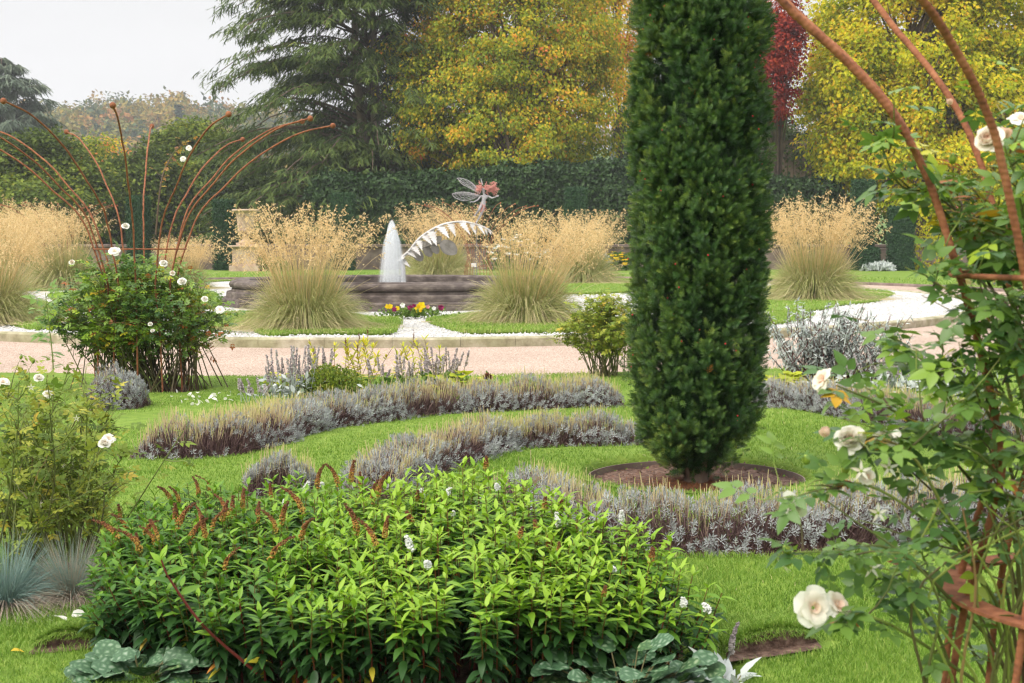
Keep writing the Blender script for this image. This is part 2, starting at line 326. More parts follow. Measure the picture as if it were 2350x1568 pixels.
def pool_mat():
    m, nt, b = _m('pool_water'); b.inputs['Base Color'].default_value = (.03, .035, .03, 1); b.inputs['Roughness'].default_value = .12
    n = nt.nodes.new('ShaderNodeTexNoise'); n.inputs['Scale'].default_value = 14; bp = nt.nodes.new('ShaderNodeBump'); bp.inputs['Strength'].default_value = .4
    nt.links.new(n.outputs[0], bp.inputs['Height']); nt.links.new(bp.outputs[0], b.inputs['Normal']); return m
M['pool'] = pool_mat()
def veined():
    m, nt, b = _m('silver_veined_leaf'); L = nt.links.new; a = nt.nodes.new('ShaderNodeAttribute'); a.attribute_name = 'tint'
    tc = nt.nodes.new('ShaderNodeTexCoord'); v = nt.nodes.new('ShaderNodeTexVoronoi'); v.feature = 'DISTANCE_TO_EDGE'; v.inputs['Scale'].default_value = 42; L(tc.outputs['Object'], v.inputs['Vector'])
    r1 = _ramp(nt, [(.0, (.035, .09, .04)), (.18, (.07, .15, .07)), (.42, (.24, .31, .23))]); L(v.outputs['Distance'], r1.inputs[0])
    r2 = _ramp(nt, [(0, (1, 1, 1)), (.6, (.9, .95, .8)), (1, (1.0, .95, .45))]); L(a.outputs['Fac'], r2.inputs[0])
    mx = nt.nodes.new('ShaderNodeMix'); mx.data_type = 'RGBA'; mx.blend_type = 'MULTIPLY'; mx.inputs[0].default_value = 1; L(r1.outputs[0], mx.inputs[6]); L(r2.outputs[0], mx.inputs[7])
    L(mx.outputs[2], b.inputs['Base Color']); b.inputs['Roughness'].default_value = .6; return m
M['brun'] = veined()
# ------------------------------------------------------------------ the setting: ground, lawns, beds, paths
def segdist(X, Y, pts):
    d = np.full(X.shape, 1e9)
    for a, b in zip(pts[:-1], pts[1:]):
        ab = b - a; t = np.clip(((X - a[0]) * ab[0] + (Y - a[1]) * ab[1]) / (ab @ ab + 1e-9), 0, 1)
        d = np.minimum(d, np.hypot(X - a[0] - t * ab[0], Y - a[1] - t * ab[1]))
    return d
def gpath(px, off=0.22, step=.1):
    p = G(*np.array(px, float).T)[:, :2] + np.array([0, off]); return resample(cat(p, 60), step)
ROW_A = gpath([(300, 1050), (450, 1050), (560, 1030), (640, 1003), (720, 985), (850, 968), (1000, 950), (1130, 944), (1280, 936), (1430, 932)])
ROW_A2 = gpath([(1730, 934), (1850, 940), (1930, 950), (2020, 968), (2120, 985), (2220, 1003), (2360, 1030)])
ROW_B = gpath([(1480, 1022), (1380, 1022), (1250, 1024), (1130, 1034), (1050, 1056), (960, 1085), (890, 1115), (850, 1150)])
ROW_C = gpath([(1180, 1165), (1240, 1205), (1330, 1240), (1450, 1260), (1600, 1264), (1750, 1262), (1880, 1255), (2000, 1245), (2150, 1228), (2360, 1195)], .25)
YC = G(1597, 1083)[:2]; YR = .76
LBED = (-.36, 5.85, 1.33, .95)
LPX = [200, 250, 340, 500, 800, 1090, 1300, 1480, 1600, 1680]; LRE = [6.05, 6.3, 6.5, 6.6, 6.62, 6.6, 6.1, 5.75, 5.45, 5.25]; LFR = [5.7, 5.5, 5.28, 5.05, 4.86, 4.84, 5.02, 5.22, 5.2, 5.22]
MIDB = gpath([(590, 905), (800, 893), (960, 888), (1100, 884)], .25)
MIDR = gpath([(1765, 890), (1900, 885), (2080, 880)], .3)
CIRC = [(*YC, YR + .05), (*(G(395, 893)[:2]), .42), (*(G(130, 1330)[:2]), .62), (1.5, 3.35, .6), (*(G(250, 935)[:2]), .33), (*(G(618, 1128)[:2]), .27)]
CH1 = resample(G(np.array([1670, 1780, 1905]), np.array([1512, 1498, 1478]))[:, :2], .05); CH2 = resample(G(np.array([70, 150, 250]), np.array([1497, 1488, 1482]))[:, :2], .05)
def bed_sd(X, Y, ch=True):                                      # >0 on the lawn, <0 inside a bed
    s = np.full(X.shape, 1e9)
    for p, r in ((ROW_A, .27), (ROW_A2, .27), (ROW_B, .30), (ROW_C, .36), (MIDB, .34), (MIDR, .42)) + (((CH1, .07), (CH2, .06)) if ch else ()):
        s = np.minimum(s, segdist(X, Y, p) - r)
    for cx, cy, r in CIRC: s = np.minimum(s, np.hypot(X - cx, Y - cy) - r)
    px = CX + X / np.maximum(Y, .1) * FPX; q = np.maximum(np.maximum(np.interp(px, LPX, LFR) - .16 - Y, Y - np.interp(px, LPX, LRE) - .08), np.maximum(200 - px, px - 1730) / 600); s = np.minimum(s, q)
    return s
EC = np.array([-2.6, 41.0])
def yedge(X): return EC[1] - 24 * np.sqrt(np.clip(1 - ((X - EC[0]) / 19.5) ** 2, 0, 1))
xs = np.r_[np.linspace(-14.6, -6.6, 40), np.linspace(-6.5, 7.4, 330), np.linspace(7.5, 9.4, 12)]
ts = np.linspace(0, 1, 300)
X, T_ = np.meshgrid(xs, ts); Yv = 1.6 + (yedge(X) - 1.6) * (T_ ** 1.5)
sd_ = bed_sd(X, Yv, False); q = np.clip((sd_ + .05) / .05, 0, 1); q = q * q * (3 - 2 * q)
Z = -.085 * (1 - q) + .012 * sno(np.stack([X, Yv], -1), 1.2) * q + (1 - q) * .012 * sno(np.stack([X, Yv], -1), 9, 2)
Z[-1] = -.06; Z[-2] -= .005
V = np.stack([X, Yv, Z], -1).reshape(-1, 3); nx = len(xs); ny = len(ts)
i = np.arange(ny - 1)[:, None] * nx; j = np.arange(nx - 1)[None]
F = np.stack([i + j, i + j + 1, i + nx + j + 1, i + nx + j], -1).reshape(-1, 4)
fm = (sd_.reshape(-1)[F].mean(1) < -.045)
def sub(F_, name, mat, label):
    u, inv = np.unique(F_, return_inverse=True); mb = MB(); mb.add(V[u], inv.reshape(F_.shape)); o = mb.build(name, mat, org=(0, 0, 0), smooth=True)
    tag(o, label, None, kind='structure'); return o
sub(F[~fm], 'lawn', M['lawn'], 'mown lawn between the lavender rows in front of the path')
sub(F[fm], 'flower_bed', M['soil'], 'bare brown soil of the sunken flower beds')
strip_ = None
def ell(a, b, n=160, z=0.0, t0=0, t1=2 * math.pi):
    t = np.linspace(t0, t1, n); return np.stack([EC[0] + a * np.cos(t), EC[1] + b * np.sin(t), z + 0 * t], -1)
def strip(name, A, B, mat, label, mid=None):
    rows = [A] + (mid or []) + [B]; mb = MB(); n = len(A); i = np.arange(n - 1)
    V_ = np.concatenate(rows); fs = [np.stack([i + k * n, i + 1 + k * n, i + 1 + (k + 1) * n, i + (k + 1) * n], -1) for k in range(len(rows) - 1)]
    mb.add(V_, fs); o = mb.build(name, mat, org=(0, 0, 0), smooth=True); tag(o, label, None, kind='structure'); return o
strip('gravel_path', ell(14.6, 18.6, z=-.045), ell(19.9, 24.4, z=-.045), M['path'], 'broad pink gravel path curving round the fountain garden')
t_ = np.linspace(0, 2 * math.pi, 120); cir = lambda R_0, z: np.stack([YC[0] + R_0 * np.cos(t_), YC[1] + R_0 * np.sin(t_), z + 0 * t_], -1)
strip('lawn', cir(YR + .008, -.05), cir(YR + .12, .006), M['lawn'], 'turf edge round the soil bed of the tall yew', [cir(YR + .025, -.012), cir(YR + .06, .004)])
def turf_step(ch, hgt, depth, lb):                     # a cut turf edge: bare soil face with grass rolling back from it
    c_ = resample(cat(np.c_[ch, 0 * ch[:, 0]][::4], 60), .02)[:, :2]; n = len(c_); tp = np.sin(np.pi * np.clip(np.linspace(.04, .96, n), 0, 1)) ** .6; nz_ = .008 * sno(np.c_[c_ * 9, 0 * c_[:, :1]], 3); rw = []
    for dy, hz_ in ((.03, -.03), (.036, .55), (.045, .9), (.08, 1.0), (.18, .85), (.32, .45), (depth, -.02)): rw.append(np.stack([c_[:, 0], c_[:, 1] + dy + nz_, np.where(hz_ < 0, hz_ * .6 + 0 * tp, hz_ * hgt * tp)], -1))
    strip('flower_bed', rw[0], rw[2], M['soil'], 'bare soil face of the ' + lb, [rw[1]]); strip('lawn', rw[2], rw[-1], M['lawn'], 'grass rolling back from the ' + lb, rw[3:-1])
    fl = np.stack([c_[:, 0], c_[:, 1] - .06, .007 + 0 * tp], -1); f2 = fl + [0, .10, 0]; strip('flower_bed', fl, f2, M['soil'], 'narrow bare strip below the ' + lb)
    m_ = 5200; s_i = rng.random(m_) * (n - 1); q_i = rng.random(m_) ** 1.3; x_ = np.interp(s_i, np.arange(n), c_[:, 0]); y0_ = np.interp(s_i, np.arange(n), c_[:, 1]); h_ = np.interp(s_i, np.arange(n), tp) * hgt; dy = .036 + q_i * (depth - .036)
    b_ = MB(); blades(b_, x_, y0_ + dy, h_ * np.interp(dy, [.036, .045, .08, .18, .32, depth], [.6, .9, 1, .85, .45, 0]) - .004, rng.uniform(.02, .04, m_), np.full(m_, .0036), lean=np.stack([0 * dy, -.035 * (dy < .09), -.02 * (dy < .06)], -1), tint=gtint(x_, y0_) + .06); return b_
a0 = math.asin(-.8)
strip('lawn', ell(19.5, 24, 200, 0, a0, math.pi - a0), ell(90, 110, 200, 0, a0, math.pi - a0), M['lawn'], 'far lawn behind the gravel path')
strip('kerb', ell(19.45, 23.95, 200, -.06, a0, math.pi - a0), ell(19.65, 24.15, 200, .02, a0, math.pi - a0), M['wstone'], 'low dark edging along the outer side of the path', [ell(19.45, 23.95, 200, .05, a0, math.pi - a0), ell(19.6, 24.1, 200, .055, a0, math.pi - a0)])
mb = MB(); ta = 0.0
while ta < 2 * math.pi:
    tb_ = ta + rng.uniform(.055, .075); rows = [ell(a_ + .0, b_ + .0, 8, z_, ta + .00018, tb_ - .00018) for a_, b_, z_ in ((15, 19, -.06), (15.0, 19.0, .08), (14.98, 18.98, .10), (14.95, 18.95, .108), (14.8, 18.8, .108), (14.77, 18.77, .10), (14.75, 18.75, .03))]
    o_ = np.array([0, 0, rng.normal() * .0015]); i = np.arange(7); mb.add(np.concatenate(rows) + o_, [np.stack([i + k * 8, i + 1 + k * 8, i + 9 + k * 8, i + 8 + k * 8], -1) for k in range(6)] + [np.array([[k * 8 for k in range(7)]]), np.array([[k * 8 + 7 for k in range(6, -1, -1)]])]); ta = tb_
tag(mb.build('kerb', M['kerb'], org=(0, 0, 0)), 'raised pale stone kerb round the white gravel', None, kind='structure')
mb = MB(); p = ell(14.8, 18.8, 200, .075)[:-1]; mb.add(p, [list(range(len(p)))]); tag(mb.build('gravel', M['wgravel'], org=(0, 0, 0)), 'bed of white gravel inside the kerb', None, kind='structure')
mb = MB(); a = np.linspace(0, 2 * math.pi, 64, endpoint=False); mb.add(np.stack([3000 * np.cos(a), 3000 * np.sin(a), -.16 + 0 * a], -1), [list(range(64))])
tag(mb.build('ground', M['ground'], org=(0, 0, 0)), 'rough grass ground running to the horizon', None, kind='structure')

def inpoly(x, y, p):
    r = np.zeros(x.shape, bool); q = np.roll(p, -1, 0)
    for (x0, y0), (x1, y1) in zip(p[:, :2], q[:, :2]):
        if y0 == y1: continue
        c = (y0 > y) != (y1 > y); r ^= c & (x < (x1 - x0) * (y - y0) / (y1 - y0) + x0)
    return r
def blades(mb, x, y, z, h, wd, lean=None, tint=None, r=rng, segs=3):
    k = len(x); az = r.uniform(0, 6.283, k); ln = np.stack([np.cos(az), np.sin(az), 0 * az], -1) * (r.uniform(.1, .75, k) * h)[:, None]
    if lean is not None: ln = ln + lean
    t = np.linspace(0, 1, segs)[None, :, None]; base = np.stack([x, y, z], -1)[:, None]
    p = base + ln[:, None] * t ** 2 + np.array([0, 0, 1.]) * (h[:, None, None] * (t - .18 * t ** 3))
    s = nrm(np.stack([r.normal(size=k) + 1.2, r.normal(size=k) * .6, 0 * az], -1))
    wv = np.linspace(1, .25, segs)[None] * wd[:, None]
    ribbons(mb, p, wv, s, tint)
def gtint(x, y, r=rng):
    p = np.stack([x, y], -1); dry = sno(p, .9, 3) * .5 + sno(p, 3.1, 5) * .35
    return np.clip(.36 + .13 * dry + .012 * np.clip(y - 6, 0, 9) + r.normal(size=len(x)) * .16 + (r.random(len(x)) > .95) * .33, 0, 1)
mb = MB(); k = 560000
Yb = np.exp(rng.uniform(math.log(3.6), math.log(21.5), k)); Xb = rng.uniform(-1, 1, k) * (.44 * Yb + .7); s_ = bed_sd(Xb, Yb)
ok = (s_ > -.015) & (Yb < yedge(Xb) - .02); Xb, Yb, s_ = Xb[ok], Yb[ok], s_[ok]
hh = rng.uniform(.014, .033, len(Xb)) * np.clip(1.25 - (Yb - 4) * .03, .75, 1.3) * (1 + .25 * sno(np.stack([Xb, Yb], -1), 2.2, 1)); hh = np.where(s_ < .05, hh * 1.3, hh)
blades(mb, Xb, Yb, 0 * Xb - .004, hh, .0034 * (Yb / 5) ** .75, tint=gtint(Xb, Yb))
k = 190000; Yb = np.exp(rng.uniform(math.log(4.2), math.log(17), k)); Xb = rng.uniform(-1, 1, k) * (.37 * Yb + .2); s_ = bed_sd(Xb, Yb); ok = (s_ > -.05) & (s_ < .03); Xb, Yb, s_ = Xb[ok], Yb[ok], s_[ok]
e_ = .01; gx = (bed_sd(Xb + e_, Yb) - bed_sd(Xb - e_, Yb)) / (2 * e_); gy = (bed_sd(Xb, Yb + e_) - bed_sd(Xb, Yb - e_)) / (2 * e_)
ln = -np.stack([gx, gy, 0 * gx + .9], -1) * rng.uniform(.01, .05, len(Xb))[:, None]
blades(mb, Xb, Yb, np.where(s_ > 0, -.005, -.005 + s_ * 1.2), rng.uniform(.02, .05, len(Xb)), .0034 * (Yb / 5) ** .75, lean=ln, tint=gtint(Xb, Yb) + .12)
for ch_, hg_, lb_ in ((CH1, .085, 'turf edge right of the loosestrife'), (CH2, .06, 'turf edge left of the loosestrife')):
    g = turf_step(ch_, hg_, .55, lb_); mb.V += g.V; mb.T += g.T; mb.F += [f + mb.n for f in g.F]; mb.n += g.n
tag(mb.build('grass', M['grass'], org=(0, 0, 0)), 'short green grass blades of the near lawn', None, kind='stuff')

# lawns laid into the white gravel
def patch(px, label, nb, z=.125):
    p = G(*np.array(px, float).T, z=z); e_ = np.hypot((p[:, 0] - EC[0]) / 13.9, (p[:, 1] - EC[1]) / 17.75); k_ = np.maximum(e_, 1)[:, None]; p[:, :2] = EC + (p[:, :2] - EC) / k_; q = np.vstack([p[-1:], p, p[:2]]); c = cat(q, 24 * len(q))
    L = len(c); step = 24 * len(q) / (len(q) - 1); c = c[int(step):int(step * (len(p) + 1))]
    n = len(c); mb = MB(); lo = c.copy(); lo[:, 2] = .07; i = np.arange(n)
    mb.add(np.vstack([c, lo]), [np.array([list(range(n))]), np.stack([i + n, (i + 1) % n + n, (i + 1) % n, i], -1)])
    o = mb.build('lawn', M['lawn'], org=(*c[:, :2].mean(0), 0)); tag(o, label, None, kind='structure')
    lo_, hi_ = c.min(0), c.max(0); k = nb * 3; x = rng.uniform(lo_[0], hi_[0], k); y = rng.uniform(lo_[1], hi_[1], k); ok = inpoly(x, y, c); x, y = x[ok][:nb], y[ok][:nb]
    edge = c[rng.integers(0, n, nb // 5)] + rng.normal(size=(nb // 5, 3)) * [.03, .03, 0]
    x = np.r_[x, edge[:, 0]]; y = np.r_[y, edge[:, 1]]
    gb = MB(); blades(gb, x, y, np.full(len(x), z - .02), rng.uniform(.04, .085, len(x)), np.full(len(x), .016), tint=gtint(x, y) + .06)
    return gb
GB = MB()
for px, lb, nb in (
    ([(528, 778), (560, 722), (640, 712), (760, 716), (850, 728), (912, 732), (904, 755), (880, 771), (780, 777), (650, 780)], 'curved lawn under the feather grass at the left of the fountain', 15000),
    ([(985, 734), (1060, 722), (1180, 716), (1330, 722), (1440, 735), (1420, 758), (1300, 762), (1190, 768), (1100, 770), (1050, 756)], 'curved lawn under the feather grass at the right of the fountain', 15000),
    ([(466, 748), (474, 724), (535, 716), (600, 719), (590, 742), (535, 752)], 'lawn strip left of the fountain in the white gravel', 4000),
    ([(140, 692), (130, 672), (300, 662), (470, 666), (500, 690), (470, 706), (300, 712)], 'lawn behind the caged rose bush inside the kerb', 6000),
    ([(1700, 700), (1765, 658), (1900, 652), (2000, 664), (2046, 672), (2030, 681), (2010, 690), (1930, 698), (1880, 708), (1780, 712)], 'curved lawn under the feather grass at the far right of the gravel', 9000),
    ([(1740, 742), (1750, 722), (1800, 716), (1862, 718), (1852, 728), (1800, 738)], 'small lawn tongue in the white gravel beside the yew', 2500),
    ([(-150, 765), (-120, 705), (0, 690), (90, 690), (150, 712), (110, 742), (40, 756), (-60, 764)], 'curved lawn at the left edge of the white gravel', 7000),
    ([(12, 776), (60, 760), (140, 756), (200, 762), (190, 776), (100, 782)], 'thin lawn tongue in the gravel left of the caged rose bush', 2500),
    ([(1200, 668), (1330, 641), (1470, 640), (1480, 662), (1340, 672)], 'lawn inside the kerb behind the fountain at the right', 5000),
    ([(20, 640), (100, 628), (480, 628), (500, 640), (240, 660), (60, 664)], 'lawn inside the kerb behind the caged rose bush', 6000)):
    g = patch(px, lb, nb); GB.V += g.V; GB.T += g.T; GB.F += [f + GB.n for f in g.F]; GB.n += g.n
k = 9000; t = rng.uniform(0, math.pi, k); q_ = rng.uniform(1.0, 1.35, k); x = EC[0] + 19.7 * q_ * np.cos(t); y = EC[1] + 24.2 * q_ * np.sin(t)
blades(GB, x, y, 0 * x, rng.uniform(.05, .1, k), np.full(k, .03), tint=gtint(x, y))
tag(GB.build('grass', M['grass'], org=(0, 0, 0)), 'grass blades on the lawns round the fountain', None, kind='stuff')
# loose white stones on the gravel
oc = np.array([[1, 0, 0], [0, 1, 0], [-1, 0, 0], [0, -1, 0], [0, 0, .7], [0, 0, -.7]], float) * [1, .75, .8]
of = np.array([[0, 1, 4], [1, 2, 4], [2, 3, 4], [3, 0, 4], [1, 0, 5], [2, 1, 5], [3, 2, 5], [0, 3, 5]])
k = 26000; t = rng.uniform(-2.5, .6, k); q_ = np.sqrt(rng.uniform(.35, .985, k)); x = EC[0] + 14.7 * q_ * np.cos(t); y = EC[1] + 18.7 * q_ * np.sin(t)
mb = MB(); scatter(mb, oc, of, np.stack([x, y, np.full(k, .083)], -1), frame(rdir(k), rdir(k)), rng.uniform(.014, .034, k), rng.random(k))
tag(mb.build('gravel', M['white_paint'] if False else noise_mat('white_pebble', [(.3, (.5, .49, .47)), (.6, (.72, .71, .70))], 30, .9, 0), org=(0, 0, 0)), 'loose white pebbles lying on the gravel', None, kind='stuff')
# distant wooded hill
def ridge(Xw):                                        # top of the woods, metres, at Y = 650
    px = CX + Xw / 650 * FPX
    y = np.interp(px, [-400, 0, 100, 200, 330, 420, 480, 560, 700, 1000, 1400, 2400], [235, 230, 224, 216, 212, 205, 215, 232, 240, 250, 255, 260])
    return CAMH + 650 * (555 - y) / FPX
gx_ = np.linspace(-420, 420, 90); gy_ = np.linspace(260, 760, 40); Xh, Yh = np.meshgrid(gx_, gy_)
def hz(x, y): s = np.clip((y - 270) / 380, 0, 1); return (ridge(x * 650 / np.maximum(y, 500)) - 20) * (s * s * (3 - 2 * s)) + 2.0 * sno(np.stack([x, y], -1), .02) * s - .3
Vh = np.stack([Xh, Yh, hz(Xh, Yh)], -1).reshape(-1, 3); i = np.arange(39)[:, None] * 90; j = np.arange(89)[None]
mb = MB(); mb.add(Vh, np.stack([i + j, i + j + 1, i + 91 + j, i + 90 + j], -1).reshape(-1, 4)); tag(mb.build('hill', M['ground'], org=(0, 300, 0), smooth=True), 'low wooded hill on the far side of the valley', None, kind='structure')
k = 760; hx = rng.uniform(-300, -60, k); hy = rng.uniform(330, 670, k); hz_ = hz(hx, hy)
k2 = 120; hx = np.r_[hx, rng.uniform(-60, 300, k2)]; hy = np.r_[hy, rng.uniform(500, 670, k2)]; hz_ = hz(hx, hy); k += k2
mb = MB(); rr = rng.uniform(4.5, 8.5, k); ht = rng.uniform(.75, 1.25, k); base_t = np.clip(rng.beta(1.6, 1.6, k), 0, 1); con = rng.random(k) < .05
base_t[con] = rng.uniform(0, .12, con.sum())
for q_ in range(k):
    n = 210; d = rdir(n); d[:, 2] = np.abs(d[:, 2]) * 1.1 - .25; d = nrm(d) * (rng.uniform(.7, 1.05, n) * (1 + .22 * sno(d, 2.5, q_)))[:, None]
    if con[q_]:
        zc = rng.uniform(0, 1, n); pp = np.stack([d[:, 0] * rr[q_] * .75 * (1 - zc), d[:, 1] * rr[q_] * .75 * (1 - zc), zc * rr[q_] * 2.0], -1)
    else: pp = d * [rr[q_], rr[q_], rr[q_] * ht[q_]] + [0, 0, rr[q_] * ht[q_] * .75]
    scatter(mb, *DIA, pp + [hx[q_], hy[q_], hz_[q_]], frame(nrm(rdir(n) + [0, 0, -.3]), nrm(d + [0, 0, .8])), rng.uniform(1.3, 2.6, n), base_t[q_] + rng.normal(size=n) * .07)
tag(mb.build('woodland', M['wood'], org=(-100, 500, 0)), 'hazy autumn woodland covering the distant hill', None, kind='stuff')
# ------------------------------------------------------------------ trees, hedges, walls of the background
def ell_pts(px, py, D, rx, ry, rd=None):
    c = P(px, py, D); m = D / FPX; return (c, np.array([rx * m, (rd if rd else rx * m), ry * m]))
def crown(mb, ells, nc, cr, nl, ls, tf, r, flat=.6, dr=.5, lo=.45, tmpl=DIA, cn=.13, ln=.12):
    wts = np.array([e[1][0] * e[1][2] for e in ells]); idx = r.choice(len(ells), nc, p=wts / wts.sum())
    c = np.array([e[0] for e in ells])[idx]; ra = np.array([e[1] for e in ells])[idx]
    d = rdir(nc, r); f = np.where(r.random(nc) < .75, r.uniform(.82, 1.05, nc), r.uniform(lo, .85, nc)); cc = c + d * ra * f[:, None]
    cc = cc[cc[:, 2] > .6]; nc = len(cc)
    dd = nrm(cc - c[:nc] if len(c) == nc else cc - np.array(ells[0][0]))
    q = r.normal(size=(nc, nl, 3)) * .5; q /= np.maximum(1, np.linalg.norm(q, axis=-1, keepdims=True))
    sz = cr * r.uniform(.6, 1.4, nc); p = cc[:, None] + q * sz[:, None, None] * [1, 1, flat]
    p = p.reshape(-1, 3); k = len(p)
    dirs = nrm(rdir(k, r) * [1, 1, .5] + np.repeat(dd, nl, 0) * .6 + [0, 0, -dr]); nr = nrm(np.repeat(dd, nl, 0) * .9 + rdir(k, r) * .6 + [0, 0, .5])
    t = tf(p) + np.repeat(r.normal(size=nc) * cn, nl) + r.normal(size=k) * ln
    scatter(mb, *tmpl, p, frame(dirs, nr), ls * r.uniform(.65, 1.3, k), t)
    return cc
def limbs(mb, base, top, cc, r, n, r0, bend=.3):
    base = np.asarray(base, float); top = np.asarray(top, float)
    tp = cat(np.array([base, base * .6 + top * .4 + r.normal(size=3) * .25, top]), 14)
    tubes(mb, tp, np.linspace(r0, r0 * .3, 14), 8, .5)
    sel = cc[r.choice(len(cc), min(n, len(cc)), replace=False)]
    paths = []
    for s in sel:
        f = np.clip((s[2] - base[2]) / (top[2] - base[2]) - .25, .12, .9); a = tp[int(f * 13)]
        m = a * .5 + s * .5 + np.array([0, 0, np.linalg.norm(s - a) * .12]); paths.append(cat(np.array([a, m, s]), 7))
    tubes(mb, np.array(paths), np.linspace(r0 * .32, .02, 7)[None], 5, .5)
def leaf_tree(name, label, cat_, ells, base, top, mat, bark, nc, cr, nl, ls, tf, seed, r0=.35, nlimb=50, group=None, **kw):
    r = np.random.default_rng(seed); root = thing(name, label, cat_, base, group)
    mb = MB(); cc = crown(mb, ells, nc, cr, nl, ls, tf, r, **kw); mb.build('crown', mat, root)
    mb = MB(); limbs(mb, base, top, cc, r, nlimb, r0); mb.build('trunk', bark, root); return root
def tz(p, D, a, b, lo, hi):                            # 0..1 along image height, for trees that turn from the top or tips
    return lo + (hi - lo) * np.clip((p[:, 2] - a) / (b - a), 0, 1)

# orange and green broadleaf tree
D = 96; m_ = D / FPX
E_ = [ell_pts(1180, 150, D, 200, 240), ell_pts(1060, 250, D - 1, 150, 160), ell_pts(1290, 240, D - 1, 150, 170), ell_pts(1170, 330, D - 2, 190, 90), ell_pts(1110, 60, D, 130, 160), ell_pts(1300, 80, D, 120, 130), ell_pts(960, 130, D, 70, 60), ell_pts(1150, -150, D, 190, 160)]
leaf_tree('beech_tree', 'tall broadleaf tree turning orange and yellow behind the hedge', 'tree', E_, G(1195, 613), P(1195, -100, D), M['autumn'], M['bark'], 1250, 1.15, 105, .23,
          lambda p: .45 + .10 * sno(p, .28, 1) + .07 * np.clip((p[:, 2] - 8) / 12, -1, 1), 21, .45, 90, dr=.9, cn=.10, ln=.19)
# second orange tree and dark conifer glimpsed above it
leaf_tree('maple_tree', 'orange tree showing between the beech and the tall yew', 'tree', [ell_pts(1420, 40, 112, 80, 70), ell_pts(1430, 130, 112, 50, 90), ell_pts(1410, -90, 112, 90, 100)], G(1420, 600), P(1420, -60, 112), M['autumn'], M['bark'], 110, 1.4, 100, .26,
          lambda p: .66 + .12 * sno(p, .4, 2), 22, .3, 20)
# yellow sycamore on the right
D = 92
E_ = [ell_pts(2110, 120, D, 220, 200), ell_pts(1965, 190, D - 2, 115, 120), ell_pts(2000, 300, D - 2, 140, 100), ell_pts(2200, 260, D - 2, 200, 160), ell_pts(1935, 50, D, 70, 80), ell_pts(2300, 100, D, 150, 230), ell_pts(2120, 380, D - 3, 200, 60), ell_pts(2120, -100, D, 220, 120), ell_pts(1855, 235, D - 2, 28, 36), ell_pts(1975, 390, D - 3, 75, 46), ell_pts(1920, 330, D - 3, 45, 45), ell_pts(2180, 460, D - 4, 180, 50), ell_pts(2320, 420, D - 4, 110, 90)]
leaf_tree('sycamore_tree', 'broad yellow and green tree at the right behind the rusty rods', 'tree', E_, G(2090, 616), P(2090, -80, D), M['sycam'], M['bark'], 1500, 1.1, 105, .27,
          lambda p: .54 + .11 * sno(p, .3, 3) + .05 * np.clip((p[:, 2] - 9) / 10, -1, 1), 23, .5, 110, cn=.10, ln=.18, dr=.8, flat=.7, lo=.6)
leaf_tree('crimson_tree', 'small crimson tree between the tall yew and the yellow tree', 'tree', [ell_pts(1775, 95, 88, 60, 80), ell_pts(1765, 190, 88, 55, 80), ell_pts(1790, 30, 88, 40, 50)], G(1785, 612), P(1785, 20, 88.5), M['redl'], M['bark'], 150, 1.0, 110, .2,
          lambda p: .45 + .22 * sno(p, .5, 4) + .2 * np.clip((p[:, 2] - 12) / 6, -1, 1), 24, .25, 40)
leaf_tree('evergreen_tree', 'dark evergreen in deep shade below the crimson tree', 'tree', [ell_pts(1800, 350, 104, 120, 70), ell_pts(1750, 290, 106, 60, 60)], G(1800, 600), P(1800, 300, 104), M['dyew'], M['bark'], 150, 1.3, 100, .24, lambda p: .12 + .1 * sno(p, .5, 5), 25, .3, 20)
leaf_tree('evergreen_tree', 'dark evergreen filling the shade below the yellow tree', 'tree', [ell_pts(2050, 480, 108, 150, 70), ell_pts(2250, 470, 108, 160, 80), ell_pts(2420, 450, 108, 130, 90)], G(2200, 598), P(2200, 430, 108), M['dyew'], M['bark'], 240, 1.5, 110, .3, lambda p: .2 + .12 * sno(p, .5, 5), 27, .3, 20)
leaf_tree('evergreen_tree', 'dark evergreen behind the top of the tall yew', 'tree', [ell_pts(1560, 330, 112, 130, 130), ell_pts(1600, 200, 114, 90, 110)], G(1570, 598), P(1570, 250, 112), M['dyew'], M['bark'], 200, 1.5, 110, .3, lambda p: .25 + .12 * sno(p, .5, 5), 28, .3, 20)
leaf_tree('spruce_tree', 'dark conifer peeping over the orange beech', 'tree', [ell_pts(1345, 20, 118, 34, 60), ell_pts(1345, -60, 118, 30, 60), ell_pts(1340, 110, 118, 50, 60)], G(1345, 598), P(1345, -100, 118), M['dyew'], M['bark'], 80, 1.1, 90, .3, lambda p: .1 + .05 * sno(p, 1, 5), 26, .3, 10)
# yews and evergreens at the left
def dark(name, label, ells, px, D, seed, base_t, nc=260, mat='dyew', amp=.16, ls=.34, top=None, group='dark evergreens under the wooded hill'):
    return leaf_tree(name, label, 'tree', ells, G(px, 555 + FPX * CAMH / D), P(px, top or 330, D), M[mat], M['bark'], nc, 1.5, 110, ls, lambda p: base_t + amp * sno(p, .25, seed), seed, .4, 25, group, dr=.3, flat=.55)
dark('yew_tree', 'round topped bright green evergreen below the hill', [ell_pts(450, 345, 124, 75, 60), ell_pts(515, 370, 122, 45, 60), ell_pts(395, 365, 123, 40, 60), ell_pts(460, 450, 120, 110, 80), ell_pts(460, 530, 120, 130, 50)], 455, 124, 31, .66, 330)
dark('yew_tree', 'brown green evergreen behind the caged rods', [ell_pts(330, 410, 116, 65, 60), ell_pts(300, 470, 114, 90, 70), ell_pts(285, 400, 118, 40, 30), ell_pts(300, 530, 114, 110, 50)], 310, 116, 32, .46, 280)
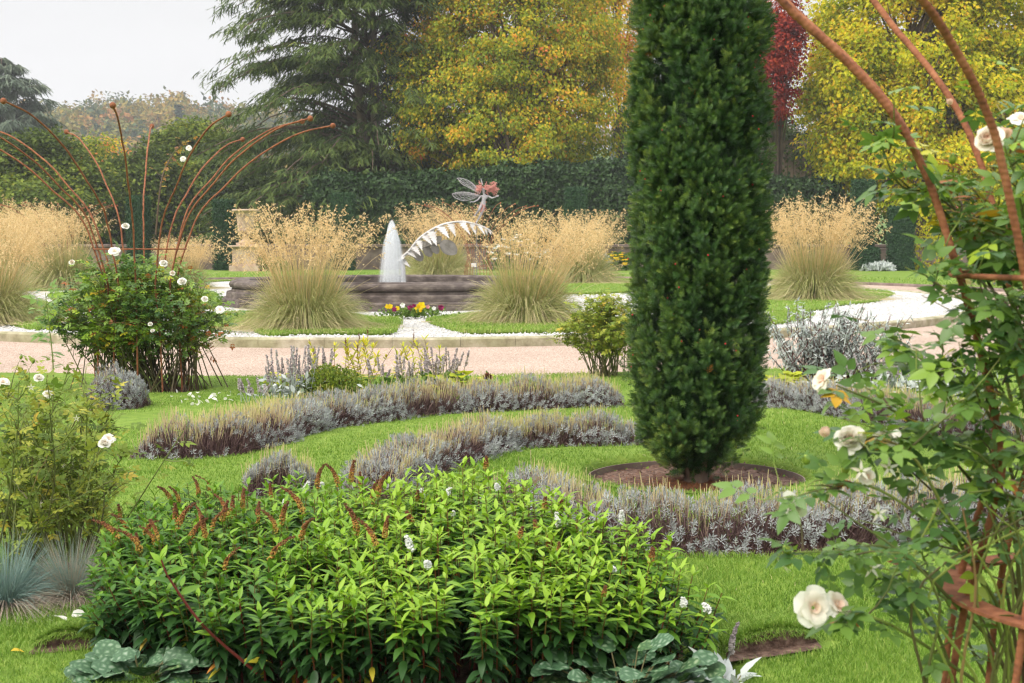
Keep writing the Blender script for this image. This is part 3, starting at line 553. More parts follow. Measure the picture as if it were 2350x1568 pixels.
dark('yew_tree', 'broad olive evergreen with upright sprays at the left', [ell_pts(120, 365, 110, 60, 55), ell_pts(40, 400, 108, 90, 75), ell_pts(175, 425, 109, 70, 65), ell_pts(80, 470, 106, 140, 60), ell_pts(80, 535, 106, 150, 45)], 100, 110, 33, .56, 420)
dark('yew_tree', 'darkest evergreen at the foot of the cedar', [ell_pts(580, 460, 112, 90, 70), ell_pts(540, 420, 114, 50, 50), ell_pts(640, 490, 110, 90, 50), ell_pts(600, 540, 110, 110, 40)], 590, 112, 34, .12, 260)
leaf_tree('oak_tree', 'tree with an orange patch between the left evergreens', 'tree', [ell_pts(225, 350, 135, 50, 26), ell_pts(205, 380, 134, 40, 36), ell_pts(230, 430, 134, 60, 60)], G(220, 594), P(220, 320, 135), M['autumn'], M['bark'], 70, 1.2, 90, .3, lambda p: .3 + .55 * (sno(p, .5, 6) > .35), 35, .3, 10)

# cedars: tiers of drooping sprays
def cedar(name, label, base, top, rad, nb, ns, nq, mat, seed, droop, spray, zlo=.0, tint=.45, asym=None, trunks=((0, 0),), r0=.6, upt=.1, hang=.8):
    r = np.random.default_rng(seed); base = np.asarray(base); H = top; root = thing(name, label, 'tree', base)
    zf = np.sort(r.uniform(zlo, .99, nb)); az = r.uniform(0, 6.283, nb); L = rad * np.interp(zf, [0, .12, .5, .8, 1], [1.12, 1.1, .95, .6, .08]) * r.uniform(.62, 1.1, nb)
    if asym: L = L * (1 + asym * np.cos(az - math.pi))
    bm = MB(); lm = MB(); u = np.linspace(0, 1, 9); Q = []; QD = []; QT = []
    paths = []
    for i in range(nb):
        dv = np.array([math.cos(az[i]), math.sin(az[i]), 0]); z = base[2] + zf[i] * H
        zz = z + L[i] * (upt * u + .12 * np.sin(3.1 * u) - droop * u ** 2.3)
        pth = np.stack([base[0] + dv[0] * L[i] * u, base[1] + dv[1] * L[i] * u, zz], -1) + np.cumsum(r.normal(size=(9, 3)) * .06, 0); pth[:, 2] = np.maximum(pth[:, 2], .5); paths.append(pth)
        perp = np.array([-dv[1], dv[0], 0])
        for s in range(ns):
            f = r.uniform(.2, 1.0); a = np.array([np.interp(f, u, pth[:, k]) for k in range(3)]); sl = L[i] * .38 * (1.15 - f * .75) * r.uniform(.6, 1.2); sg = r.choice([-1, 1])
            sdv = nrm(dv * r.uniform(.5, 1.1) + perp * sg * r.uniform(.3, 1.0)); v = np.linspace(0, 1, nq)
            sp = a + sdv * sl * v[:, None] + np.array([0, 0, 1]) * (-droop * .9 * sl * v ** 1.8)[:, None] + r.normal(size=(nq, 3)) * .10
            sp[:, 2] = np.maximum(sp[:, 2], .4)
            lft = np.where(r.random(nq) < .5, 1, -1)[:, None] * np.cross(sdv, [0, 0, 1])
            Q.append(sp); QD.append(nrm(sdv * r.uniform(.2, .9, (nq, 1)) + lft * r.uniform(0, .8, (nq, 1)) + np.array([0, 0, -1]) * r.uniform(.1, hang, (nq, 1)))); QT.append(np.full(nq, r.normal() * .10) + .18 * v)
    Q = np.concatenate(Q); QD = np.concatenate(QD); QT = np.concatenate(QT); k = len(Q); ln = spray * r.uniform(.5, 1.3, k); v = np.linspace(0, 1, 4)
    pth = Q[:, None] + QD[:, None] * (ln[:, None] * v)[..., None] + np.array([0, 0, -1]) * (.28 * ln[:, None] * v ** 2)[..., None]
    sd2 = nrm(np.cross(QD, nrm(rdir(k, r) * .6 + [0, 0, 1]))); ribbons(lm, pth, (ln * .13)[:, None] * np.array([.6, 1, .8, .15]), sd2, tint + QT + r.normal(size=k) * .10)
    # side needles make the sprays feathery
    for sg in (-1, 1):
        st = pth[:, 1] + (pth[:, 2] - pth[:, 1]) * r.random((k, 1)); dq = nrm(QD + sd2 * sg * r.uniform(.5, 1.3, (k, 1)) + [0, 0, -.3]); l2 = ln * r.uniform(.3, .6, k)
        p2 = st[:, None] + dq[:, None] * (l2[:, None] * np.linspace(0, 1, 3))[..., None]
        ribbons(lm, p2, (l2 * .16)[:, None] * np.array([.6, 1, .2]), nrm(np.cross(dq, [0, 0, 1])), tint + .04 + QT + r.normal(size=k) * .10)
    lm.build('crown', M[mat], root)
    tubes(bm, np.array(paths), (np.linspace(1, .12, 9)[None] * (L * .010)[:, None] + .012), 5, .5)
    bm.build('branches', M['bark'], root)
    for dx, ph in trunks:
        tm = MB(); u2 = np.linspace(0, 1, 12); tp = np.stack([base[0] + dx * np.clip(u2 * 3 - .5, 0, 1) + .25 * np.sin(u2 * 7 + ph), base[1] + 0 * u2, base[2] + u2 * H], -1); tubes(tm, tp, r0 * (1.1 - u2), 10, .5); tm.build('trunk', M['pbark'], root)
    return root
cedar('cedar_tree', 'huge dark cedar with drooping sprays and pale forked trunk', G(850, 608), 30, 9.4, 400, 17, 14, 'cedar', 41, .17, .62, tint=.38, asym=.14, trunks=((.45, 0), (-.75, 1.5)), r0=.42, hang=.55, upt=.15)
cedar('cedar_tree', 'distant blue green cedar with flat tiers at the left edge', G(12, 583), 25.5, 8.5, 110, 14, 10, 'bcedar', 43, .05, 1.4, zlo=.1, tint=.5, upt=.38, hang=.5)

# tall clipped hedge behind the garden wall
def leafbox(mb, lo, hi, n, ls, r, tf, top=None, wob=.0):
    lo = np.asarray(lo, float); hi = np.asarray(hi, float); s = hi - lo; ar = np.array([s[0] * s[2], s[0] * s[1], s[1] * s[2], s[1] * s[2]]); f = r.choice(4, n, p=ar / ar.sum())
    p = lo + r.random((n, 3)) * s; nn = np.zeros((n, 3))
    p[f == 0, 1] = lo[1]; nn[f == 0, 1] = -1; p[f == 1, 2] = hi[2]; nn[f == 1, 2] = 1; p[f == 2, 0] = lo[0]; nn[f == 2, 0] = -1; p[f == 3, 0] = hi[0]; nn[f == 3, 0] = 1
    p = p + nn * (r.uniform(-.5, .5, n) * ls + wob * sno(p, 1.1, 2))[:, None]
    if top is not None: p[:, 2] += top(p[:, 0]) * np.clip((p[:, 2] - lo[2]) / s[2], 0, 1)
    scatter(mb, *DIA, p, frame(nrm(rdir(n, r) + [0, 0, -.35]), nrm(nn + rdir(n, r) * .55 + [0, 0, .3])), ls * r.uniform(.7, 1.3, n), tf(p) + r.normal(size=n) * .16)
r = np.random.default_rng(51); D = 88
root = thing('hedge', 'tall dark clipped hedge behind the fountain and the statue', 'hedge', (P(1240, 600, D)[0], D, -.1))
x0, x1 = P(700, 560, D)[0], P(1930, 560, D)[0]
htop = lambda x: np.interp(CX + x / D * FPX, [690, 720, 760, 830, 900, 1000, 1100, 1200, 1300, 1440, 1700, 1900], [-2.3, -1.0, -.5, -1.1, -1.0, -.7, -.5, -.3, -.15, .0, -.6, -1.3]) + .12 * sno(np.stack([x, x * 0], -1), 1.2)
mb = MB(); leafbox(mb, (x0, D, -.1), (x1, D + 5, 6.5), 46000, .27, r, lambda p: .42 + .12 * sno(p, .6, 2), htop, .28); mb.build('foliage', M['hedge'], root)
mb = MB(); cx_ = np.linspace(x0 + .4, x1 - .4, 60); tp_ = 6.15 + htop(cx_)
V_ = np.concatenate([np.stack([cx_, 0 * cx_ + D + .25, 0 * cx_ - .1], -1), np.stack([cx_, 0 * cx_ + D + .25, tp_], -1), np.stack([cx_, 0 * cx_ + D + 4.7, tp_], -1), np.stack([cx_, 0 * cx_ + D + 4.7, 0 * cx_ - .1], -1)])
i = np.arange(59); mb.add(V_, [np.stack([i + k * 60, i + 1 + k * 60, i + 61 + k * 60, i + 60 + k * 60], -1) for k in range(3)] + [np.array([[0, 60, 120, 180]]), np.array([[59, 239, 179, 119]])], .1); mb.build('branch_core', M['hedge'], root)
# clipped yew columns
def topiary(label, px, ytop, wpx, D, ybase, seed):
    r = np.random.default_rng(seed); c = P(px, 600, D); hw = wpx / 2 * D / FPX; zt = P(px, ytop, D)[2]; zb = 0.0
    root = thing('clipped_yew', label, 'topiary', (c[0], D, zb), 'clipped yew columns along the wall')
    mb = MB(); leafbox(mb, (c[0] - hw, D - hw, zb), (c[0] + hw, D + hw, zt), 5200, .11, r, lambda p: .45 + .1 * sno(p, 2, 3)); mb.build('foliage', M['topiary'], root)
    mb = MB(); box(mb, (c[0] - hw + .06, D - hw + .06, zb), (c[0] + hw - .06, D + hw - .06, zt - .06), .1); mb.build('branch_core', M['topiary'], root)
for a in (('square clipped yew column behind the caged rose bush', 320, 452, 44, 80, 620, 61), ('square clipped yew column left of the stone urn', 515, 460, 42, 80, 620, 62), ('square clipped yew column in front of the hedge right of the urn', 788, 445, 48, 80, 620, 63),
          ('square clipped yew column just left of the tall yew', 1322, 432, 46, 80, 620, 64), ('square clipped yew column below the yellow tree', 1978, 414, 44, 80, 620, 65), ('lower clipped yew column right of the garden wall panel', 2066, 476, 50, 79, 620, 66), ('short clipped yew block left of the garden wall panel', 1996, 572, 34, 78.6, 620, 67)): topiary(*a)
# low garden wall
D = 82; root = thing('garden_wall', 'low brown stone wall with coping behind the far border', 'wall', (0, D, 0)); mb = MB()
box(mb, (-34, D, -.1), (34, D + .45, 1.25), .5); mb.build('wall', M['wstone'], root); mb = MB(); box(mb, (-34.05, D - .1, 1.252), (34.05, D + .55, 1.45), .5, .04); mb.build('coping', M['wstone'], root)
for px in (1320, 1700, 2030, 640): 
    x = P(px, 560, D)[0]; mb = MB(); box(mb, (x - .75, D - .16, -.1), (x + .75, D - .003, 1.24), .5, .02); box(mb, (x - .6, D - .19, .1), (x + .6, D - .163, 1.05), .5, .01); mb.build('panel', M['wstone'], root)
# old boarded fence glimpsed under the crimson tree
root = thing('wooden_fence', 'old boarded fence glimpsed under the crimson tree', 'fence', P(1800, 420, 101) * [1, 1, 0])
for q_ in range(9):
    x = P(1745, 0, 101)[0] + q_ * .42; mb = MB(); box(mb, (x, 101, 0), (x + .38, 101.06, P(1, 325, 101)[2] + .06 * (q_ % 3)), .5, .01); mb.build('board', M['board'], root)
# ------------------------------------------------------------------ the tall columnar yew
r = np.random.default_rng(71)
yz = np.array([.0, .05, .26, .42, .56, .82, 1.4, 2.4, 3.0, 3.4, 3.9, 4.3, 4.5]); yr = np.array([.10, .19, .365, .41, .43, .445, .458, .462, .458, .445, .37, .2, .03])
c0 = np.array([*YC, -.07]) + [0.0, 0, 0]
root = thing('yew_tree', 'tall dark green columnar yew standing in its round soil bed', 'tree', c0)
ns_ = 1000; zs = r.uniform(-.02, 4.35, ns_); zs = zs[r.random(ns_) < .3 + .7 * np.interp(zs, yz, yr) / .48]; ns_ = len(zs); ths = r.uniform(0, 6.283, ns_); per = 26
th0 = np.repeat(ths, per); z0 = np.repeat(zs, per); k = len(th0); f = r.random(k) ** .75; lump = np.repeat(r.normal(size=ns_), per); Ls = np.repeat(r.uniform(.15, .30, ns_), per); tw = np.repeat(r.normal(size=ns_) * .18, per); ro = np.repeat(r.normal(size=ns_) * .017, per)
zz = np.maximum(z0 + Ls * f, .02); R0 = np.interp(zz, yz, yr); rad = R0 - .15 + (.13 + ro) * np.minimum(1, f * 1.5) ** .7 - .03 * f ** 3; th = th0 + tw * f; sprd = (.052 - .030 * f)
rad = np.maximum(rad, .02); jit = rdir(k, r) * (sprd * np.sqrt(r.random(k)))[:, None]
outd = np.stack([np.cos(th), np.sin(th), 0 * th], -1); base = c0 + outd * rad[:, None] + np.stack([0 * zz, 0 * zz, zz], -1) + jit; dep = np.where((f < .3), .1, 0.)
dirs = nrm(outd * .45 + nrm(jit) * .75 + [0, 0, .75] + rdir(k, r) * .25)
nn = 30; tv = []; tf = []; r2 = np.random.default_rng(5)
for i in range(nn):
    f = .1 + .9 * i / nn; a = i * 2.4; el = .35 + .9 * f ** 1.5; d = np.array([math.cos(a) * math.cos(el), math.sin(el), math.sin(a) * math.cos(el)]); L = .42 * (1 - .25 * f) * r2.uniform(.85, 1.1)
    s = nrm(np.cross(d, [.2, 1, .1])) * .03; b = np.array([0, f * .72, 0]); n0 = len(tv)
    tv += [b - s * .6, b + d * L * .6 - s, b + d * L, b + d * L * .6 + s]; tf += [[n0, n0 + 1, n0 + 2, n0 + 3]]
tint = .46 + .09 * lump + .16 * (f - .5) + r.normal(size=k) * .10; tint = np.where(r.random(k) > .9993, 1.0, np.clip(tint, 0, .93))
# light falling on the left side, painted into the tint as brighter yellow green
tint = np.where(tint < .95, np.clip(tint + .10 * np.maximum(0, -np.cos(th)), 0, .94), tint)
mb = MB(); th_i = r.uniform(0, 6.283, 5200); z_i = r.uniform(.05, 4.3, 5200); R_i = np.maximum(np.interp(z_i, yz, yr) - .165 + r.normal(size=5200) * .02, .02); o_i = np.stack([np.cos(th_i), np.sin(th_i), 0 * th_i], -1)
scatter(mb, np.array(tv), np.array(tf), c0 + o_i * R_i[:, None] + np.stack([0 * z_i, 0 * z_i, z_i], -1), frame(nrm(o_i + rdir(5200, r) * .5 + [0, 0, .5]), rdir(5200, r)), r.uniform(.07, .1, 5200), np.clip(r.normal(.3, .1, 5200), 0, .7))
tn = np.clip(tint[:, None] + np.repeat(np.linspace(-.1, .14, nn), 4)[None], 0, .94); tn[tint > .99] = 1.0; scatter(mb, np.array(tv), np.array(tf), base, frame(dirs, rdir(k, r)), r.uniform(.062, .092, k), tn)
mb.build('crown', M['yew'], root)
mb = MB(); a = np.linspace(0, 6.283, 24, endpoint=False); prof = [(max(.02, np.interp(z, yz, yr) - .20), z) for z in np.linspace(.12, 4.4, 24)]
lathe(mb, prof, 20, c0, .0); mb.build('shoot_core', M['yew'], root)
mb = MB(); tubes(mb, cat(c0 + np.array([[0, 0, -.03], [.01, 0, .3], [0, .01, 1.2]]), 8), np.linspace(.09, .05, 8), 10)
for a in range(5): tubes(mb, cat(c0 + np.array([[.05 * math.cos(a * 1.3), .05 * math.sin(a * 1.3), -.02], [.1 * math.cos(a * 1.3), .1 * math.sin(a * 1.3), .12], [.2 * math.cos(a * 1.3), .2 * math.sin(a * 1.3), .45]]), 6), .018, 6)
mb.build('trunk', M['bark'], root)
bv = MB(); lathe(bv, [(.0005, -.5), (.35, -.42), (.5, 0), (.42, .35), (.2, .45), (.15, .3)], 8, (0, 0, 0)); b0 = None
vis = np.nonzero((f > .55) & (np.sin(th) < -.1) & (zz < 3.3))[0]
for i in r.choice(vis, 74, replace=False):
    p = base[i] + dirs[i] * .05 + [0, -.012, 0]
    if b0 is None:
        bv.V = [v * .0115 for v in bv.V]; b0 = bv.build('berry', M['berry'], root, smooth=True); me_b = b0.data; b0.location = Vector(p - c0) ; me_b.transform(Matrix.Translation(Vector(c0)))
    else: put(b0, 'berry', root, p, rot=r.uniform(-1, 1, 3), scale=r.uniform(.7, 1.15))
# metal edging of its bed and fallen orange needles
mb = MB(); t = np.linspace(0, 6.283, 90); dz_ = np.where(np.sin(t) < 0, np.sin(t) * .075, 0); R1 = YR - .005; mb.add(np.concatenate([np.stack([c0[0] + q_ * np.cos(t), c0[1] + q_ * np.sin(t), z_ + (z_ > -.05) * dz_ * .6], -1) for q_, z_ in ((R1, -.10), (R1, -.038), (R1 - .008, -.038), (R1 - .008, -.10))]),
    np.concatenate([np.stack([np.arange(89) + q_ * 90, np.arange(89) + 1 + q_ * 90, np.arange(89) + 91 + q_ * 90, np.arange(89) + 90 + q_ * 90], -1) for q_ in range(3)]))
tag(mb.build('bed_edging', M['wstone'], org=(*YC, -.1)), 'thin brown metal edging round the soil bed of the tall yew', 'edging')
k = 5200; a = r.uniform(0, 6.283, k); rr = np.abs(r.normal(size=k)) * .22 + .08; rr = np.minimum(rr, .7); pos = np.stack([YC[0] + rr * np.cos(a), YC[1] + rr * np.sin(a) - .05, np.full(k, -.066)], -1)
mb = MB(); d = nrm(rdir(k, r) * [1, 1, .15]); pth = pos[:, None] + d[:, None] * np.linspace(0, .03, 2)[None, :, None] + [0, 0, .004]
ribbons(mb, pth, .0032, nrm(np.cross(d, [0, 0, 1])), r.uniform(.0, .55, k)); tag(mb.build('fallen_needles', M['spike'], org=(*YC, -.07)), 'orange brown yew needles fallen round the foot of the tall yew', None, kind='stuff')
# crumbs of bark and clods in the beds
k = 9000; x = r.uniform(-4, 4.5, k); y = np.exp(r.uniform(math.log(4.8), math.log(15), k)); s_ = bed_sd(x, y); ok = s_ < -.05; x, y = x[ok], y[ok]; k = len(x)
mb = MB(); scatter(mb, oc, of, np.stack([x, y, np.full(k, -.083)], -1), frame(rdir(k, r), rdir(k, r)), r.uniform(.006, .022, k), r.random(k)); tag(mb.build('soil_crumbs', M['soil'], org=(0, 0, 0)), 'crumbs and clods of soil on the beds', None, kind='stuff')

# ------------------------------------------------------------------ lavender
def sprig(n, L, wd, el0, el1, seed):
    q = np.random.default_rng(seed); V_ = []; F_ = []
    for i in range(n):
        a = i * 2.4 + q.uniform(-.3, .3); el = np.interp(i / (n - 1), [0, 1], [el0, el1]); d = np.array([math.cos(a) * math.cos(el), math.sin(el), math.sin(a) * math.cos(el)]); s = nrm(np.cross(d, [.1, 1, .2])) * wd / 2
        b = np.array([0, .55 * i / n, 0]); l = L * q.uniform(.75, 1.1); n0 = len(V_); V_ += [b - s * .5, b + d * l * .55 - s, b + d * l, b + d * l * .55 + s]; F_ += [[n0, n0 + 1, n0 + 2, n0 + 3]]
    return np.array(V_), np.array(F_)
LS = sprig(12, .62, .11, .1, 1.35, 3)
def lavender(label, path, hw, h, seed, stalk=.12, dens=1.0, group='clipped lavender hedges', name='lavender_hedge', patchy=.0, stalk_n=260):
    r = np.random.default_rng(seed); path = np.asarray(path); L = np.linalg.norm(np.diff(path, axis=0), axis=1).sum(); tgt = nrm(np.gradient(path, axis=0)); nrm2 = np.stack([-tgt[:, 1], tgt[:, 0]], -1); m = len(path)
    root = thing(name, label, 'lavender', (*path[m // 2], -.07), group)
    ph = r.uniform(0, 6.28)
    def surf(k, rho_lo, rho_hi, amin=0.02):
        s = r.uniform(0, m - 1.001, k); i = s.astype(int); c = path[i] + (path[i + 1] - path[i]) * (s - i)[:, None]; n_ = nrm2[i]; a = r.uniform(amin, math.pi - amin, k); rho = r.uniform(rho_lo, rho_hi, k)
        arc = s / (m - 1) * L; lump = .76 + .27 * np.abs(np.sin(math.pi * arc / .50 + ph + .8 * np.sin(arc * 1.7))) ** .8 + .10 * sno(np.stack([arc, a], -1), 3, seed % 7)
        endt = np.clip(np.minimum(arc, L - arc) / min(.22, .45 * L), 0, 1) ** .5; lump = lump * (.35 + .65 * endt)
        off = np.cos(a) * hw * rho * lump; p = np.stack([c[:, 0] + n_[:, 0] * off, c[:, 1] + n_[:, 1] * off, -.07 + np.sin(a) ** .8 * (h + .07) * rho * lump], -1)
        d = np.stack([n_[:, 0] * np.cos(a), n_[:, 1] * np.cos(a), np.sin(a)], -1); return p, d, c, n_, a, arc
    k = int(2300 * L * dens); p, d, c, n_, a, arc = surf(k, .55, 1.04); b = np.stack([c[:, 0], c[:, 1], 0 * a - .07], -1) + np.stack([n_[:, 0] * np.cos(a) * hw * .55, n_[:, 1] * np.cos(a) * hw * .55, .3 * (p[:, 2] + .07)], -1) + r.normal(size=(k, 3)) * .02
    mid = (p + b) / 2 + r.normal(size=(k, 3)) * .018; pth = np.stack([b, mid, p + r.normal(size=(k, 3)) * .01], 1)
    mb = MB(); wd = .0042 * max(1, (path[:, 1].mean() / 9) ** .7); ribbons(mb, pth, wd, rdir(k, r), np.clip(.30 + r.normal(size=k) * .2 + .12 * sno(np.stack([arc, a], -1), 4, 2), 0, 1)); mb.build('twigs', M['lavtwig'], root)
    k = int(1500 * L * dens); p, d, c, n_, a, arc = surf(k, .80, 1.06); pn = sno(np.stack([arc, a * .45], -1), 3.2, seed % 9); keep = r.random(k) < np.clip(.50 + .75 * pn - patchy, .08, 1); p, d, pn = p[keep], d[keep], pn[keep]; k = len(p)
    mb = MB(); scatter(mb, *LS, p, frame(nrm(d * .8 + [0, 0, .6] + rdir(k, r) * .45), rdir(k, r)), r.uniform(.032, .058, k), .52 + .12 * pn + r.normal(size=k) * .16); mb.build('silver_foliage', M['lav'], root)
    k = int(stalk_n * L * dens); p, d, c, n_, a, arc = surf(k, .8, 1.0, .75); pn = sno(np.stack([arc, a], -1), 2.1, seed % 5 + 1); keep = r.random(k) < np.clip(.55 + .7 * pn, .04, 1); p, d, pn = p[keep], d[keep], pn[keep]; k = len(p)
    ln = stalk * r.uniform(.3, 1.35, k); dd = nrm(d * .35 + [0, 0, 1] + rdir(k, r) * .24); pth = p[:, None] + dd[:, None] * (ln[:, None] * np.linspace(-.35, 1, 3))[..., None]
    mb = MB(); ribbons(mb, pth, .0027 * max(1, (path[:, 1].mean() / 9) ** .7), nrm(rdir(k, r) * [1, .4, .1]), np.clip(np.array([.1, .5, .85]) + (r.normal(size=k) * .18 + .2 * pn)[:, None], 0, 1)); mb.build('cut_stalks', M['straw'], root)
    return root
lavender('long lavender hedge curving left from behind the tall yew', ROW_A, .33, .25, 81, .10, stalk_n=1100)
lavender('lavender hedge right of the tall yew, along the lawn edge', ROW_A2, .33, .24, 82, .10, stalk_n=900)
lavender('short lavender hedge spiralling from the yew to the loosestrife', ROW_B, .29, .20, 83, .09, stalk_n=1200)
lavender('nearest lavender hedge, in front of the round yew bed', ROW_C, .36, .23, 84, .10, stalk_n=800, patchy=.0)
cm = G(250, 940)[:2] + [0, .2]; lavender('rounded silver lavender mound left below the caged rose bush', cm + np.array([[-.3, 0], [-.1, .02], [.1, 0], [.3, 0]]), .34, .36, 85, .05, 2.0, None, 'lavender_bush', stalk_n=160)
cm = G(618, 1140)[:2] + [0, .2]; lavender('small spiky lavender clump just behind the rust coloured flower spikes', cm + np.array([[-.2, 0], [0, .03], [.15, 0], [.26, 0]]), .24, .22, 86, .12, 1.8, None, 'lavender_bush', stalk_n=420)

# ------------------------------------------------------------------ loosestrife clump in the foreground
r = np.random.default_rng(91); lc = np.array([LBED[0], LBED[1], -.085])
root = thing('loosestrife_clump', 'large clump of bright green loosestrife with red stems and rust coloured spikes', 'plant', lc)
k = 1180; px_ = r.uniform(250, 1650, k); v_ = r.random(k) ** .9; dr_, df_ = np.interp(px_, LPX, LRE), np.interp(px_, LPX, LFR); by = df_ + (dr_ - df_) * v_; ok = r.random(k) < (dr_ - df_) / 1.35; px_, by, v_, dr_ = px_[ok], by[ok], v_[ok], dr_[ok]; k = len(px_); bx = (px_ - CX) / FPX * by
yo_ = np.interp(px_, [225, 300, 400, 600, 800, 950, 1090, 1200, 1300, 1400, 1500, 1570, 1630, 1680], [1300, 1180, 1130, 1108, 1100, 1092, 1072, 1112, 1152, 1200, 1238, 1285, 1370, 1440])
H = np.maximum(.16, (CAMH - dr_ * (yo_ - 555) / FPX) * np.interp(v_, [0, .35, .8, 1], [.64, .86, 1.0, 1.0])) * r.uniform(.86, 1.04, k) + .085
cx_l = (px_ - 960) / 750; q = np.maximum(np.abs(cx_l), np.abs(v_ - .5) * 2); od = np.stack([.10 * cx_l ** 3, (v_ - .5) * .16 * np.abs(v_ - .5) * 2], -1)
top = np.stack([bx + od[:, 0] * 1.3, by + od[:, 1], lc[2] + H], -1); b = np.stack([bx, by, np.full(k, lc[2])], -1); t_ = np.linspace(0, 1, 7)
path = b[:, None] + (top - b)[:, None] * np.stack([t_ ** 1.6, t_ ** 1.6, t_], -1)[None] + np.cumsum(r.normal(size=(k, 7, 3)) * [.004, .004, 0], 1)
mb = MB(); tubes(mb, path, np.linspace(.0042, .002, 7)[None], 5, np.clip(np.linspace(.1, .95, 7)[None] + r.normal(size=(k, 1)) * .12, 0, 1), cap=False); mb.build('stems', M['redstem'], root)
lf = leaf_t(.36, 6, .22, .22, 'lance'); nl = 30
fz = np.linspace(.22, 1, nl)[None] + r.normal(size=(k, nl)) * .012; fz = np.clip(fz, 0, 1); fi = fz * 6; ii = np.minimum(fi.astype(int), 5); pos = np.take_along_axis(path, ii[..., None].repeat(3, -1), 1); nxt = np.take_along_axis(path, (ii + 1)[..., None].repeat(3, -1), 1); pos = pos + (nxt - pos) * (fi - ii)[..., None]
az = np.arange(nl)[None] * 2.4 + r.uniform(0, 6.28, (k, 1)) + r.normal(size=(k, nl)) * .2; el = np.interp(fz, [.2, .5, .8, .93, 1], [-.6, -.3, .08, .38, .9]) + r.normal(size=(k, nl)) * .17
dv = np.stack([np.cos(az) * np.cos(el), np.sin(az) * np.cos(el), np.sin(el)], -1).reshape(-1, 3)
nv = np.stack([-np.cos(az) * np.sin(el), -np.sin(az) * np.sin(el), np.cos(el)], -1).reshape(-1, 3) + rdir(k * nl, r) * .2
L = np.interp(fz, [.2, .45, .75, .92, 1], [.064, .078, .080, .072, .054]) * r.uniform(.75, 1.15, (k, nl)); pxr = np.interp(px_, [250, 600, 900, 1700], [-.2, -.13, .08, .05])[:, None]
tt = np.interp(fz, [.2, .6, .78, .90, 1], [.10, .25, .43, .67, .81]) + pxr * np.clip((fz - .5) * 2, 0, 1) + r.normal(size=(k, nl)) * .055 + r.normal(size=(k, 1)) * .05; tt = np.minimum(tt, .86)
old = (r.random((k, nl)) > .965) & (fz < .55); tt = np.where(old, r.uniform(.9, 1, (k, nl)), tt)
keep = (fz.reshape(-1) > .42) | (r.random(k * nl) < .6)
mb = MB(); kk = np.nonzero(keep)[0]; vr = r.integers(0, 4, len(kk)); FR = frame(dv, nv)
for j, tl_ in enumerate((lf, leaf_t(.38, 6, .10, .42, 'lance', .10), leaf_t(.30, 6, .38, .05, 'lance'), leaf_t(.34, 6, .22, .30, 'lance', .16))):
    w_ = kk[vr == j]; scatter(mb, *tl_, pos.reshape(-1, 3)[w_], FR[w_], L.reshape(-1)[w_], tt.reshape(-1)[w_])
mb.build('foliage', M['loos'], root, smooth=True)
# spikes: one mesh each kind, copied
def spike_mesh(L, r0, n, curve, seed, big=.0052):
    q = np.random.default_rng(seed); mb = MB(); t = np.linspace(0, 1, 9); c = np.stack([curve * L * t ** 2.2, 0 * t, L * t * (1 - .25 * curve * t)], -1); tubes(mb, c, np.linspace(.002, .001, 9), 5, .1)
    f = q.random(n) ** .85; p = np.stack([np.interp(f, t, c[:, i]) for i in range(3)], -1); d = rdir(n, q) * [1, 1, .35]; d = nrm(d); rr = r0 * (1 - .55 * f ** 1.6) * (.55 + .45 * np.minimum(1, f * 8))
    scatter(mb, oc, of, p + d * rr[:, None], frame(d, rdir(n, q)), big * q.uniform(.7, 1.2, n) * (1 - .4 * f), np.clip(.95 - .85 * f + q.normal(size=n) * .13, 0, 1)); return mb
sp = [spike_mesh(.12, .0115, 190, .45, 1, .0066).build('seed_spike', M['spike'], root), spike_mesh(.10, .0105, 170, .12, 2, .0066).build('seed_spike', M['spike'], root), spike_mesh(.125, .011, 190, .75, 3, .0066).build('seed_spike', M['spike'], root), spike_mesh(.055, .0105, 100, .1, 5, .0066).build('seed_spike', M['spike'], root)]
wf = [spike_mesh(.06, .0115, 110, .15, 4, .008).build('flower_spike', M['wflower'], root), spike_mesh(.035, .0115, 80, .3, 6, .008).build('flower_spike', M['wflower'], root)]
for o in sp + wf:
    o.data.transform(Matrix.Translation(Vector(lc)))
tips = path[:, -1]; order = np.argsort(r.random(k) + .0)
L_ = [i for i in order if 240 < px_[i] < 880 and v_[i] > .25]; nL = 0; used = set()
for j, i in enumerate(L_[:40]):
    o = sp[r.integers(0, 3)]; pt = tips[i] - [0, 0, .004]; rot = (r.normal() * .12, r.normal() * .12, r.choice([math.pi, math.pi, .3, -.6]) + r.normal() * .5)
    if j < 3: o = sp[j]; o.location = Vector(pt - lc); o.rotation_euler = rot
    else: put(o, 'seed_spike', root, pt, rot, r.uniform(.75, 1.15))
R_l = [i for i in order if 930 <= px_[i] < 1690]
for j, i in enumerate(R_l[:11]):
    pt = tips[i] - [0, 0, .01]
    if j == 0: sp[3].location = Vector(pt - lc)
    else: put(sp[3], 'seed_spike', root, pt, (r.normal() * .15, r.normal() * .15, r.uniform(0, 6)), r.uniform(.8, 1.3))
Wl = [i for i in R_l[11:] if by[i] < 6.55][:11] + [i for i in L_[40:]][:3]
for j, i in enumerate(Wl):
    pt = tips[i] + [0, -.01, .0]; o = wf[r.integers(0, 2)]; rot = (r.normal() * .3, r.normal() * .3, r.uniform(0, 6))
    if j < 2: o = wf[j]; o.location = Vector(pt - lc); o.rotation_euler = rot
    else: put(o, 'flower_spike', root, pt, rot, r.uniform(.7, 1.2))
